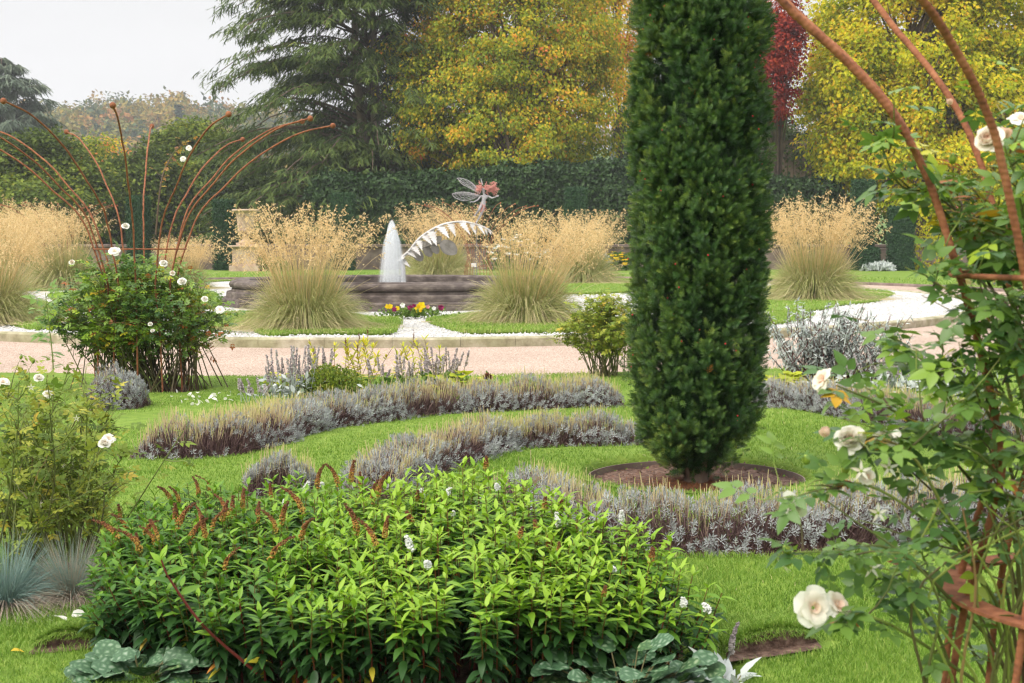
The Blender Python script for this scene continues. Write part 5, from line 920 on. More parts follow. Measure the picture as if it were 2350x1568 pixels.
# ------------------------------------------------------------------ feather grass
def stipa_proto(seed, name_label, c, nst=270, lean=0.0):
    r = np.random.default_rng(seed); c = np.asarray(c, float); root = thing('feather_grass_clump', name_label, 'ornamental grass', c, 'golden feather grass clumps')
    k = 5600; az = r.uniform(0, 6.283, k); el = np.arccos(r.uniform(.04, .96, k)); L = r.uniform(.8, 1.6, k); d = np.stack([np.cos(az) * np.cos(el), np.sin(az) * np.cos(el), np.sin(el)], -1); t = np.linspace(0, 1, 6)
    b = c + np.stack([np.cos(az), np.sin(az), 0 * az], -1) * (np.sqrt(r.random(k)) * .42)[:, None]; p = b[:, None] + d[:, None] * (L[:, None] * t)[..., None] * [1, 1, .98] + np.array([0, 0, -1.]) * (L[:, None] * (.75 * np.cos(el)[:, None] + .12) * t ** 2.6)[..., None]; p[..., 2] = np.maximum(p[..., 2], c[2] + .01)
    mb = MB(); tt = np.clip(np.where(el < .55, .74, .42)[:, None] + (r.normal(size=k) * .2)[:, None] + np.linspace(-.05, .18, 6)[None], 0, 1); ribbons(mb, p, np.linspace(1, .35, 6)[None] * r.uniform(.006, .011, k)[:, None], nrm(np.cross(d, rdir(k, r))), tt); 
    k2 = 260; az2 = r.uniform(0, 6.283, k2); el2 = r.uniform(.1, 1.2, k2); L2 = r.uniform(.8, 1.9, k2); d2 = np.stack([np.cos(az2) * np.cos(el2), np.sin(az2) * np.cos(el2), np.sin(el2)], -1); b2_ = c + d2 * [1, 1, 0] * .3; t2 = np.linspace(0, 1, 6)
    p2_ = b2_[:, None] + d2[:, None] * (L2[:, None] * t2)[..., None] + np.array([0, 0, -1.]) * (L2[:, None] * r.uniform(.2, 1.0, (k2, 1)) * t2 ** 2)[..., None] + np.cumsum(r.normal(size=(k2, 6, 3)) * .015, 1); p2_[..., 2] = np.maximum(p2_[..., 2], c[2] + .02); ribbons(mb, p2_, .008, nrm(np.cross(d2, rdir(k2, r))), r.uniform(.75, 1, k2)); mb.build('blades', M['stipagreen'], root)
    k = nst; az = r.uniform(0, 6.283, k); el = np.clip(r.normal(1.33, .13, k), .85, 1.55); L = r.uniform(1.5, 2.4, k) * np.interp(el, [.8, 1.2, 1.55], [.9, 1, 1.05]); d = np.stack([np.cos(az) * np.cos(el) + lean, np.sin(az) * np.cos(el), np.sin(el)], -1); d = nrm(d); t = np.linspace(0, 1, 9)
    b = c + np.stack([np.cos(az), np.sin(az), 0 * az], -1) * (np.sqrt(r.random(k)) * .38)[:, None]; arch = nrm(d * [1, 1, 0] + rdir(k, r) * .25); p = b[:, None] + d[:, None] * (L[:, None] * t)[..., None] + (arch * [1, 1, 0])[:, None] * (L[:, None] * .16 * t ** 3)[..., None] + np.array([0, 0, -1]) * (L[:, None] * .10 * t ** 4)[..., None]
    mb = MB(); ribbons(mb, p, np.linspace(1, .5, 9)[None] * .0085, nrm(np.cross(d, rdir(k, r))), np.clip(.4 + r.normal(size=(k, 1)) * .18 + np.linspace(-.1, .1, 9)[None], 0, 1))
    nb = 10; f = r.uniform(.76, 1.0, (k, nb)); fi = f * 8; ii = np.minimum(fi.astype(int), 7); q = np.take_along_axis(p, ii[..., None].repeat(3, -1), 1); q2 = np.take_along_axis(p, (ii + 1)[..., None].repeat(3, -1), 1); q = (q + (q2 - q) * (fi - ii)[..., None]).reshape(-1, 3)
    n = len(q); bl = (.05 + .20 * np.clip(1 - (f.reshape(-1) - .76) / .24, 0, 1)) * r.uniform(.5, 1.2, n); bd = nrm(rdir(n, r) * [1, 1, .5] + np.repeat(d, nb, 0) * .8 + np.repeat(arch, nb, 0) * .5); tb = np.linspace(0, 1, 4); bp = q[:, None] + bd[:, None] * (bl[:, None] * tb)[..., None] + np.array([0, 0, -1]) * (bl[:, None] * .75 * tb ** 2)[..., None]
    ribbons(mb, bp, .0035, nrm(np.cross(bd, [.1, .2, 1])), np.clip(.5 + r.normal(size=n) * .2, 0, 1)); mb.build('stalks', M['stipagold'], root)
    ns = 4; g = r.uniform(.35, 1, (n, ns)); sp_ = bp[:, 0][:, None] + (bp[:, 3] - bp[:, 0])[:, None] * g[..., None] + np.array([0, 0, .25]) * (bl[:, None] * g * (1 - g))[..., None]; sp_ = sp_.reshape(-1, 3); n2 = len(sp_); sdv = nrm(np.repeat(bd, ns, 0) * .5 + rdir(n2, r) * .6 + [0, 0, -.9])
    mb = MB(); scatter(mb, *DIA, sp_, frame(sdv, rdir(n2, r)), r.uniform(.018, .034, n2), np.clip(.55 + r.normal(size=n2) * .25, 0, 1)); mb.build('panicles', M['stipagold'], root)
    return root
g0 = stipa_proto(131, 'golden feather grass in front of the fountain, left of the white gravel tongue', G(700, 752, .12))
g1 = stipa_proto(132, 'golden feather grass in front of the fountain, right of the white gravel tongue', G(1205, 738, .12), 280, .17)
g2 = stipa_proto(133, 'broad pale feather grass right of the tall yew', G(1868, 685, .12), 380); g2.scale = (1.22, 1.22, 1.26)
for src, px, py, sc, rz, z, lb in ((g1, 1005, 646, 1.45, 1.2, .1, 'feather grass behind the fountain under the leaf sculpture'), (g0, 1340, 648, 1.25, 2.0, .12, 'feather grass behind the right end of the fountain'), (g0, -25, 738, 1.0, 4.0, .12, 'feather grass cut by the left edge of the photo'), (g1, 148, 662, 1.30, 3.0, .1, 'feather grass behind the left side of the caged rose'),
                               (g2, 425, 662, .8, 1.0, .1, 'feather grass between the caged rose and the stone urn'), (g2, 40, 640, 1.5, 2.6, .1, 'farthest feather grass at the left edge')):
    dup(src, G(px, py, z), rz, sc, label=lb)
# ------------------------------------------------------------------ fountain
fD = 35.2; fx = P(900, 600, fD)[0]; fc = np.array([fx, fD, .05])
root = thing('fountain', 'round dark stone fountain basin with stepped sides and bulging rim', 'fountain', fc)
fs_ = lambda pr: [(a_ * .875, b_ * 1.08) for a_, b_ in pr]
mb = MB(); lathe(mb, fs_([(4.78, -.1), (4.78, .17), (4.76, .19), (4.63, .195), (4.62, .20), (4.60, .32), (4.58, .335), (4.48, .34), (4.47, .35), (4.46, .395)]), 96, fc); mb.build('step', M['stone'], root)
mb = MB(); lathe(mb, fs_([(4.42, .38), (4.44, .41), (4.5, .43), (4.53, .47), (4.53, .51), (4.50, .55), (4.44, .575), (4.38, .58), (4.36, .60), (4.2, .605), (3.98, .59), (3.95, .56), (3.94, .2)]), 96, fc); mb.build('rim', M['stone'], root, smooth=False)
mb = MB(); a = np.linspace(0, 6.283, 64, endpoint=False); mb.add(np.stack([fc[0] + 3.46 * np.cos(a), fc[1] + 3.46 * np.sin(a), fc[2] + .44 + 0 * a], -1), [list(range(64))]); mb.build('water', M['pool'], root)
r = np.random.default_rng(141); jb = fc + [0, 0, .44]; mb = MB(); nz, na = 30, 96; zf = np.linspace(0, 1, nz)
for q in range(11):
    sc_ = .30 + .075 * q; Hq = 1.58 * (1.02 - .022 * q); aa = np.arange(na) * 2 * math.pi / na; ph = r.uniform(0, 6.28, 4)
    w_ = 1 + .10 * np.sin(3 * aa + ph[0]) + .08 * np.sin(7 * aa + ph[1]); prof_ = np.interp(zf, [0, .1, .35, .62, .80, .91, .97, 1], [.40, .375, .33, .285, .245, .20, .14, .01]) * (.42 + .50 * q / 10)
    x = prof_[:, None] * w_; V_ = np.stack([jb[0] + x * np.cos(aa), jb[1] + x * np.sin(aa), jb[2] + (zf[:, None] * Hq) * (1 + .03 * np.sin(5 * aa + ph[2])) * np.ones((nz, 1))], -1)
    al = np.clip((.145 - .008 * q) * (1 + .75 * np.sin(aa * 11 + ph[3]) * np.sin(aa * 5 + ph[0])) * np.interp(zf, [0, .15, 1], [.5, .9, 1.25])[:, None], .015, .6)
    i = np.arange(nz - 1)[:, None] * na; j = np.arange(na)[None]; j2 = (j + 1) % na; mb.add(V_.reshape(-1, 3), np.stack([i + j, i + j2, i + na + j2, i + na + j], -1).reshape(-1, 4), al.reshape(-1))
mb.build('water_jet', M['jet'], root, smooth=True)

# leaf sculpture standing in the basin
D = 36.0
def px3(lst, D=D): return PL([(x, y, D + dz) for x, y, dz in lst])
def cutleaf(mb, base, d, L, wd, face, seed, serr=True, th=.012):
    q = np.random.default_rng(seed); f = frame(np.asarray([d], float), np.asarray([face], float))[0]; n = 13; y = np.linspace(0, 1, n); hw = wd / 2 * (1 - y) ** .8 * (1 - .55 * (1 - np.minimum(1, y * 5))); 
    if serr: hw = hw * np.where(np.arange(n) % 2, 1.15, .5)
    else: hw = wd / 2 * np.sin(np.pi * np.clip(y * .93 + .06, 0, 1)) ** .6
    hw[-1] = .008; up = []; 
    for zz in (th / 2, -th / 2):
        for i in range(n): up += [[-hw[i] * L, y[i] * L - (.06 * L if serr and i % 2 else 0), zz + .10 * hw[i] * L], [0, y[i] * L, zz], [hw[i] * L, y[i] * L - (.06 * L if serr and i % 2 else 0), zz + .10 * hw[i] * L]]
    V_ = np.array(up) @ f.T + base; m = 3 * n; F_ = []
    for i in range(n - 1):
        for k_ in (0, 1): F_ += [[3 * i + k_, 3 * i + k_ + 1, 3 * i + k_ + 4, 3 * i + k_ + 3], [m + 3 * i + k_ + 3, m + 3 * i + k_ + 4, m + 3 * i + k_ + 1, m + 3 * i + k_]]
        F_ += [[3 * i + 3, 3 * i, m + 3 * i, m + 3 * i + 3][::-1], [3 * i + 2, 3 * i + 5, m + 3 * i + 5, m + 3 * i + 2][::-1]]
    mb.add(V_, np.array(F_))
root = thing('leaf_sculpture', 'white metal arching leaf stem sculpture rising from the fountain basin', 'sculpture', P(935, 640, D))
st = cat(px3([(926, 648, 0), (925, 612, 0), (922, 594, 0), (940, 575, -.1), (962, 548, -.2), (990, 528, -.3), (1022, 514, -.35), (1060, 509, -.3), (1095, 516, -.2), (1122, 528, -.1), (1141, 546, 0)]), 60)
mb = MB(); tubes(mb, st, np.interp(np.linspace(0, 1, 60), [0, .15, .2, .9, 1], [.06, .05, .034, .022, .008]), 8); mb.build('stem', M['white_paint'], root)
for i, (f, s, wd) in enumerate([(.20, .42, .6), (.24, .40, .6), (.30, .36, .8), (.35, .5, .62), (.39, .45, .65), (.45, .50, .7), (.50, .62, .66), (.56, .60, .66), (.63, .52, .64), (.70, .58, .5), (.77, .42, .6), (.82, .40, .5), (.87, .26, .6), (.91, .2, .6)]):
    b = st[int(f * 59)]; tg = nrm(st[min(59, int(f * 59) + 1)] - b); d = nrm(np.array([.35 if i % 2 else .05, -.45 if i % 2 else -.3, -.95]) + tg * .35) if i > 2 else nrm(np.array([-.5 if i % 2 else .55, -.2, -.45]))
    mb = MB(); cutleaf(mb, b, d, s * .74, wd * 1.05, (.1 * (i % 3 - 1), -.75, .6 + .1 * (i % 4)), i); mb.build('leaf', M['white_paint'], root)
b2 = cat(px3([(940, 578, .1), (965, 570, .05), (990, 562, 0), (1012, 556, -.05)]), 14); mb = MB(); tubes(mb, b2, .02, 6); mb.build('branch', M['grey_metal'], root)
for i, (f, up, s) in enumerate([(.2, -1, .34), (.35, 1, .24), (.5, -1, .30), (.6, 1, .26), (.72, -1, .28), (.82, 1, .26), (1.0, -.5, .5)]):
    mb = MB(); b = b2[int(f * 13)]; cutleaf(mb, b, nrm(np.array([.55, -.1, .6 * up if up > 0 else .8 * up])), s, .75, (.1, -1, .25), 50 + i, False); mb.build('leaf', M['grey_metal'], root)

# wire fairy statue behind the basin
D = 39.2; root = thing('fairy_statue', 'silver wire fairy statue with pink curly hair and veined wings', 'statue', P(1094, 640, D) * [1, 1, 0] + [0, 0, .1])
J = {'pel': (1108.5, 466, 0, .050), 'wst': (1110, 459, 0, .043), 'chs': (1112, 452.5, 0, .062), 'nk': (1110.5, 446, 0, .024), 'hd0': (1109.6, 441.5, 0, .034), 'hd1': (1109, 435.5, -.01, .050), 'hd2': (1108.8, 431, 0, .036),
     'ls': (1103.5, 450, 0, .026), 'le': (1096, 459.5, -.08, .020), 'lw': (1086.5, 464, -.16, .015), 'lh': (1083, 463.4, -.18, .016), 'rs': (1121, 450.2, 0, .026), 're': (1129, 455, -.06, .020), 'rw': (1137, 452.6, -.14, .014), 'rh': (1140, 450.8, -.16, .016),
     'lhip': (1105, 470, 0, .046), 'lk': (1099.5, 482, -.10, .032), 'la': (1090.5, 494, .12, .019), 'lf': (1088, 498, .06, .017), 'rhip': (1112, 470.5, 0, .046), 'rk': (1105, 490, -.05, .034), 'ra': (1095.5, 507, .03, .020), 'rf': (1092, 512, -.05, .018)}
E = [('pel', 'wst'), ('wst', 'chs'), ('chs', 'nk'), ('nk', 'hd0'), ('hd0', 'hd1'), ('hd1', 'hd2'), ('chs', 'ls'), ('ls', 'le'), ('le', 'lw'), ('lw', 'lh'), ('chs', 'rs'), ('rs', 're'), ('re', 'rw'), ('rw', 'rh'), ('pel', 'lhip'), ('lhip', 'lk'), ('lk', 'la'), ('la', 'lf'), ('pel', 'rhip'), ('rhip', 'rk'), ('rk', 'ra'), ('ra', 'rf')]
ks = list(J); V_ = [P(J[q][0], J[q][1], D + J[q][2]) for q in ks]; rad_ = [J[q][3] for q in ks]; ed = [(ks.index(a), ks.index(b)) for a, b in E]
for w_, e_ in (('lh', 'le'), ('rh', 're')):
    iw = ks.index(w_); dv = nrm(V_[iw] - V_[ks.index(e_)])
    for i, an in enumerate((-.5, -.22, .02, .26, .75)):
        pd = nrm(dv + np.array([0, 0, 1]) * an); V_ += [V_[iw] + pd * (.035 + .012 * (i in (1, 2, 3))), V_[iw] + pd * (.055 + .02 * (i in (1, 2, 3))) + [0, -.006, 0]]; rad_ += [.0065, .005]; ed += [(iw, len(V_) - 2), (len(V_) - 2, len(V_) - 1)]
me = bpy.data.meshes.new('body'); o_ = ORG[root.name]; me.from_pydata([tuple(v - o_) for v in V_], ed, []); body = bpy.data.objects.new('body', me); C.objects.link(body); body.parent = root; ORG[body.name] = o_; me.materials.append(M['wire'])
sk = body.modifiers.new('skin', 'SKIN'); sk.use_smooth_shade = True
for i, v in enumerate(me.skin_vertices[0].data): v.radius = (rad_[i],) * 2; v.use_root = (i == 0)
ss = body.modifiers.new('sub', 'SUBSURF'); ss.levels = 2; ss.render_levels = 2
mb = MB(); hc = P(1109, 435.5, D - .01)
for i, (dx, dz, s) in enumerate([(-.016, .010, .008), (.016, .010, .008), (0, -.004, .009), (0, -.022, .007)]): scatter(mb, oc, of, np.array([hc + [dx, -.046 + (.004 if i > 2 else 0), dz]]), frame(np.array([[0, 0, 1.]]), np.array([[0, 1., 0]])), s * (1.6 if i == 3 else 1), .5)
mb.build('face', M['grey_metal'], root)
r = np.random.default_rng(142); mb = MB(); k = 170; hx = r.random(k); bp = np.stack([hc[0] + (hx ** 1.1 - .28) * .46, hc[1] + r.normal(size=k) * .05 + .03, hc[2] + .045 + r.normal(size=k) * .05 - .02 * hx], -1); t = np.linspace(0, 1, 14)
face_ok = ~((np.abs(bp[:, 0] - hc[0]) < .045) & (bp[:, 2] < hc[2] + .045)); bp = bp[face_ok]; k = len(bp); hx = hx[face_ok]; d = nrm(np.stack([.5 + hx * .8 - (hx < .3) * 1.1, r.normal(size=k) * .5, r.normal(size=k) * .6], -1)); e1 = nrm(np.cross(d, rdir(k, r))); e2 = np.cross(d, e1); ln = r.uniform(.06, .15, k)
tubes(mb, bp[:, None] + d[:, None] * (ln[:, None] * t)[..., None] + .017 * (np.cos(t * 13)[None, :, None] * e1[:, None] + np.sin(t * 13)[None, :, None] * e2[:, None]), .0062, 4, cap=False); mb.build('hair', M['copper'], root)
mb = MB(); tubes(mb, PL([(1107.5, 424, D), (1105, 416, D), (1103.5, 409, D)]), np.array([.018, .014, .004]), 6); mb.build('hat', M['wire'], root)
mb = MB(); k = 40; bp = P(1108, 470, D) + np.stack([r.normal(size=k) * .05, r.normal(size=k) * .04 - .03, r.uniform(-.13, .03, k)], -1); d = nrm(rdir(k, r) * .5 + [0, 0, -1]); tubes(mb, bp[:, None] + d[:, None] * (np.linspace(0, .09, 8))[None, :, None] + r.normal(size=(k, 8, 3)) * .004, .007, 4, cap=False); mb.build('skirt', M['copper'], root)
def wing(lst, base):
    o = cat(PL([(x, y, D + .10 + .06 * i / len(lst)) for i, (x, y) in enumerate(lst)]), 40); b = P(*base, D + .05); mb = MB(); tubes(mb, np.vstack([b, o, b]), .009, 5)
    for i in range(4, 38, 3): tubes(mb, cat(np.array([b, (b + o[i]) / 2 + [0, .01, .01], o[i]]), 5), .0045, 4, cap=False)
    for f in (.3, .45, .6, .75, .88): tubes(mb, b + (o - b) * f, .0035, 4, cap=False)
    mb.build('wing', M['wire'], root)
wing([(1097, 441), (1079, 432), (1061, 423), (1052, 412), (1049, 409.5), (1062, 410), (1079, 417), (1092, 429), (1098, 440)], (1102, 446))
wing([(1098, 448), (1076, 442), (1056, 441), (1041, 444), (1038, 446.5), (1046, 455), (1066, 461), (1085, 457), (1098, 451)], (1102, 449))
mb = MB(); a = P(1094, 506, D + .06); tubes(mb, np.array([a, [a[0], a[1], .6], [a[0], a[1], .1]]), .014, 6); mb.build('support_rod', M['grey_metal'], root)

# stone urn on its pedestal
D = 78; pc = np.array([P(565, 600, D)[0], D, 0]); root = thing('stone_pedestal', 'pale pink square stone pedestal under the urn', 'pedestal', pc); mb = MB()
box(mb, pc + [-.80, -.80, -.05], pc + [.80, .80, .30], .5, .02); box(mb, pc + [-.64, -.64, .302], pc + [.64, .64, 1.24], .5, .015); box(mb, pc + [-.5, -.655, .42], pc + [.5, -.643, 1.12], .5, .004); mb.build('shaft', M['pstone'], root)
mb = MB(); box(mb, pc + [-.70, -.70, 1.243], pc + [.70, .70, 1.30], .5, .015); box(mb, pc + [-.86, -.86, 1.302], pc + [.86, .86, 1.40], .5, .03); mb.build('cap', M['pstone'], root)
uc = pc + [0, 0, 1.402]; root = thing('stone_urn', 'pale carved stone urn with wide rim standing on the pedestal', 'urn', uc); mb = MB(); box(mb, uc + [-.46, -.46, 0], uc + [.46, .46, .14], .5, .015); mb.build('plinth', M['pstone'], root)
mb = MB(); lathe(mb, [(.40, .142), (.40, .18), (.34, .22), (.22, .30), (.17, .40), (.17, .46), (.23, .50), (.24, .53), (.18, .55), (.16, .58), (.24, .62), (.38, .68), (.44, .76), (.455, .86), (.42, .90), (.43, .95), (.44, 1.2), (.47, 1.5), (.53, 1.72), (.58, 1.80)], 48, uc)
r = np.random.default_rng(143); k = 150; a = r.uniform(0, 6.283, k); z = r.uniform(1.0, 1.62, k); rr_ = np.interp(z, [.95, 1.2, 1.5, 1.72], [.43, .44, .47, .53]); scatter(mb, oc, of, uc + np.stack([np.cos(a) * rr_, np.sin(a) * rr_, z], -1), frame(rdir(k, r), rdir(k, r)), r.uniform(.03, .075, k), .5); mb.build('bowl', M['pstone'], root)
mb = MB(); lathe(mb, [(.578, 1.80), (.70, 1.84), (.745, 1.88), (.745, 1.93), (.70, 1.96), (.60, 1.955), (.5, 1.7), (.01, 1.6)], 48, uc); mb.build('rim', M['pstone'], root)

# ------------------------------------------------------------------ smaller plants
def bush(name, label, cat_, c, rad, n, L, mat, seed, tf, fl=None, up=.4, group=None, tmpl=None, stems=12, lo=.3):
    r = np.random.default_rng(seed); c = np.asarray(c, float); rad = np.asarray(rad, float); root = thing(name, label, cat_, c, group); d = rdir(n, r); d[:, 2] = np.abs(d[:, 2]); q = r.uniform(lo, 1.03, n) ** .6 * (1 + .12 * sno(d, 3, seed % 9)); p = c + d * rad * q[:, None] + [0, 0, .02]
    mb = MB(); tm = tmpl or DIA; scatter(mb, *tm, p, frame(nrm(d * .7 + rdir(n, r) * .8 + [0, 0, up]), nrm(rdir(n, r) + [0, -.3, .9])), L * r.uniform(.6, 1.3, n), np.clip(tf(r, n, p), 0, 1)); mb.build('foliage', mat, root)
    if stems:
        mb = MB(); k = stems; i = r.integers(0, n, k); b = c + r.normal(size=(k, 3)) * rad * [.15, .15, 0]; tubes(mb, np.stack([b, (b + p[i]) / 2 + [0, 0, .03], p[i]], 1), .004 + .004 * rad[2], 4, .4, cap=False); mb.build('stems', M['stem'], root)
    if fl:
        m, k, s = fl; i = r.integers(0, n, k); dd = nrm(d[i] + [0, -.3, .4]); q = c + dd * rad * r.uniform(.95, 1.15, (k, 1)); mb = MB()
        for a in range(5): scatter(mb, *DIA, q, frame(nrm(np.stack([np.cos(a * 1.26 + q[:, 0] * 9), np.sin(a * 1.26 + q[:, 0] * 9) * .6, .35 + 0 * q[:, 0]], -1)), dd), s * r.uniform(.7, 1.2, k), r.random(k))
        mb.build('blossom', M[m], root)
    return root
lfm = leaf_t(.5, 4, .2, .2)
def spires(name, label, c, spread, n, h, seed, mat='lilacspike', group=None, leafmat='silver', base=True):
    r = np.random.default_rng(seed); c = np.asarray(c, float); root = thing(name, label, 'plant', c, group); a = r.uniform(0, 6.283, n); q = np.sqrt(r.random(n)); b = c + np.stack([np.cos(a) * q * spread[0], np.sin(a) * q * spread[1], 0 * a], -1); hh = h * r.uniform(.6, 1.12, n); tp = b + np.stack([r.normal(size=n) * .05 + (b[:, 0] - c[0]) * .15, r.normal(size=n) * .04, hh], -1)
    mb = MB(); tubes(mb, np.stack([b, (b + tp) / 2 + r.normal(size=(n, 3)) * .015, tp], 1), .0035, 4, .6, cap=False); mb.build('stems', M['silver'] if leafmat == 'silver' else M['stem'], root)
    if base:
        k = n * 9; p = c + np.stack([r.normal(size=k) * spread[0] * .7, r.normal(size=k) * spread[1] * .7, r.random(k) ** 1.5 * h * .45], -1); mb = MB(); scatter(mb, *lfm, p, frame(nrm(rdir(k, r) + [0, 0, .5]), nrm(rdir(k, r) + [0, -.3, .8])), r.uniform(.05, .1, k), np.clip(r.normal(.6, .2, k), 0, 1)); mb.build('foliage', M[leafmat], root)
    for i in range(n):
        mb = MB(); k = 60; f = r.random(k); L = hh[i] * r.uniform(.35, .55); dd = nrm(tp[i] - b[i]); d = nrm(rdir(k, r) * [1, 1, .4]); scatter(mb, oc, of, tp[i] - dd * L * f[:, None] + d * (.013 * (.5 + f * .6))[:, None], frame(d, rdir(k, r)), r.uniform(.008, .015, k), np.clip(r.normal(.5, .25, k), 0, 1)); mb.build('flower_spike', M[mat], root)
    return root
def leafy_stems(name, label, c, spread, n, h, seed, mat, tf, L=.07, seeds=True):
    r = np.random.default_rng(seed); c = np.asarray(c, float); root = thing(name, label, 'plant', c); b = c + np.stack([r.normal(size=n) * spread * .5, r.normal(size=n) * spread * .4, 0 * np.arange(n)], -1); tp = b + np.stack([r.normal(size=n) * spread * .5, r.normal(size=n) * .05, h * r.uniform(.7, 1.1, n)], -1); t = np.linspace(0, 1, 5)[None, :, None]; path = b[:, None] * (1 - t) + tp[:, None] * t
    mb = MB(); tubes(mb, path, .003, 4, .5, cap=False); mb.build('stems', M['stem'], root); nl = 26; f = r.uniform(.25, 1, (n, nl)); p = (b[:, None] * (1 - f[..., None]) + tp[:, None] * f[..., None]).reshape(-1, 3); k = n * nl; az = r.uniform(0, 6.28, k); el = np.interp(f.reshape(-1), [.2, 1], [.1, 1.0]); d = np.stack([np.cos(az) * np.cos(el), np.sin(az) * np.cos(el), np.sin(el)], -1)
    mb = MB(); scatter(mb, *leaf_t(.26, 4, .2, .15, 'lance'), p, frame(d, nrm(rdir(k, r) * .4 + [0, -.2, 1])), L * r.uniform(.6, 1.2, k), np.clip(tf(r, k), 0, 1)); mb.build('foliage', M[mat], root)
    if seeds:
        for i in range(0, n, 3):
            mb = MB(); q = 30; scatter(mb, oc, of, tp[i] + r.normal(size=(q, 3)) * [.006, .006, .035] + [0, 0, .08], frame(rdir(q, r), rdir(q, r)), .007, r.uniform(0, .3, q)); tubes(mb, np.array([tp[i], tp[i] + [0, 0, .05], tp[i] + [0, 0, .11]]), .002, 4); mb.build('seed_head', M['spike'], root)
    return root
def g(px, py, dz=-.03): return G(px, py) + [0, 0, dz]
# border between the path and the long lavender hedge
bush('cinquefoil_shrub', 'small round green shrub in the border beside the gravel path', 'shrub', g(762, 905), (.36, .32, .30), 4200, .032, M['roseold'], 151, lambda r, n, p: .42 + .10 * sno(p, 6, 2) + r.normal(size=n) * .16, stems=20)
spires('woolly_betony', 'cluster of tall grey lilac flower spikes left of the round green shrub', g(665, 908), (.28, .14), 26, .50, 152)
spires('woolly_betony', 'low pale flower spikes at the left end of the border', g(590, 925), (.16, .08), 9, .26, 153, base=False)
spires('woolly_betony', 'grey lilac flower spikes right of the golden stems in the border', g(905, 893), (.24, .14), 15, .38, 154, leafmat='mixed')
spires('woolly_betony', 'grey flower spikes at the right end of the border', g(1010, 890), (.26, .12), 22, .42, 155, leafmat='mixed')
spires('woolly_betony', 'dark lilac flower spikes standing behind the round green shrub', g(720, 878), (.2, .1), 14, .44, 156, base=False)
leafy_stems('golden_loosestrife', 'bright golden leafed stems right behind the round green shrub', g(825, 885), .34, 17, .52, 157, 'gold', lambda r, k: r.uniform(.1, 1, k), .085)
leafy_stems('golden_loosestrife', 'golden leafed stems near the right end of the border', g(975, 885), .18, 9, .50, 158, 'gold', lambda r, k: r.uniform(0, .7, k), .08, False)
rosette('squash_plant', 'broad yellow green leaves at the right end of the border', 'plant', g(1055, 892), (.32, .16), 60, .12, M['gold'], 'round', .9, 159, lambda r, n: r.uniform(0, .5, n), hgt=.24, elr=(-.1, .8))
rosette('yellowing_plant', 'yellow green round leaves among the left flower spikes', 'plant', g(655, 890), (.22, .12), 44, .085, M['gold'], 'round', .9, 160, lambda r, n: r.uniform(0, .6, n), hgt=.28, elr=(-.1, .8))
o = thing('dead_flower', 'single rust brown dead flower head standing in the lavender', 'flower', g(1120, 905)); tp = P(1120, 868, 14.5); mb = MB(); tubes(mb, np.array([g(1120, 905), (g(1120, 905) + tp) / 2, tp]), .004, 5, .3); mb.build('stem', M['stem'], o)
r = np.random.default_rng(161); mb = MB(); k = 60; d = rdir(k, r); d[:, 2] = np.abs(d[:, 2]); scatter(mb, *DIA, tp + d * .012, frame(d, rdir(k, r)), r.uniform(.03, .06, k), r.uniform(0, .6, k)); mb.build('head', M['spike'], o)
# silver shrub and friends right of the tall yew
r = np.random.default_rng(162); c = g(1900, 868); root = thing('silver_shrub', 'silver leaved shrub with dark brown stems right of the tall yew', 'shrub', c); n = 150; a = r.uniform(0, 6.283, n); el = r.uniform(.7, 1.5, n); L = r.uniform(.5, 1.0, n); d = np.stack([np.cos(a) * np.cos(el) * 1.15, np.sin(a) * np.cos(el), np.sin(el)], -1); t = np.linspace(0, 1, 5); b = c + np.stack([r.normal(size=n) * .28, r.normal(size=n) * .1, 0 * a], -1); path = b[:, None] + d[:, None] * (L[:, None] * t)[..., None] + r.normal(size=(n, 5, 3)) * .012
mb = MB(); tubes(mb, path, np.linspace(.0055, .0025, 5)[None], 4, .12, cap=False); mb.build('stems', M['redstem'], root); nl = 60; f = r.uniform(.2, 1, (n, nl)); fi = f * 4; ii = np.minimum(fi.astype(int), 3); p = np.take_along_axis(path, ii[..., None].repeat(3, -1), 1); p2 = np.take_along_axis(path, ii[..., None].repeat(3, -1) + 1, 1); p = (p + (p2 - p) * (fi - ii)[..., None]).reshape(-1, 3); k = n * nl
mb = MB(); scatter(mb, *leaf_t(.3, 3, .2, .35, 'lance'), p, frame(nrm(rdir(k, r) + [0, 0, .1]), nrm(rdir(k, r) * .5 + [0, -.2, .9])), r.uniform(.035, .085, k), np.clip(r.normal(.5, .25, k), 0, 1)); mb.build('foliage', M['silver'], root)
rosette('squash_plant', 'yellow green leafy plant under the silver shrub beside the yew', 'plant', g(1800, 885), (.34, .16), 70, .12, M['gold'], 'round', .85, 163, lambda r, n: r.uniform(0, .35, n), hgt=.2, elr=(-.2, .8))
rosette('silver_plant', 'white felted leaves on the ground before the silver shrub', 'plant', g(1905, 893), (.4, .1), 90, .10, M['silver'], 'lance', .35, 164, lambda r, n: r.uniform(.5, 1, n), hgt=.14)
spires('woolly_betony', 'pale flower spikes right of the silver shrub', g(2030, 890), (.4, .18), 26, .42, 165)
spires('woolly_betony', 'pale flower spikes glimpsed through the right rose bush', g(2180, 900), (.4, .18), 22, .42, 166)
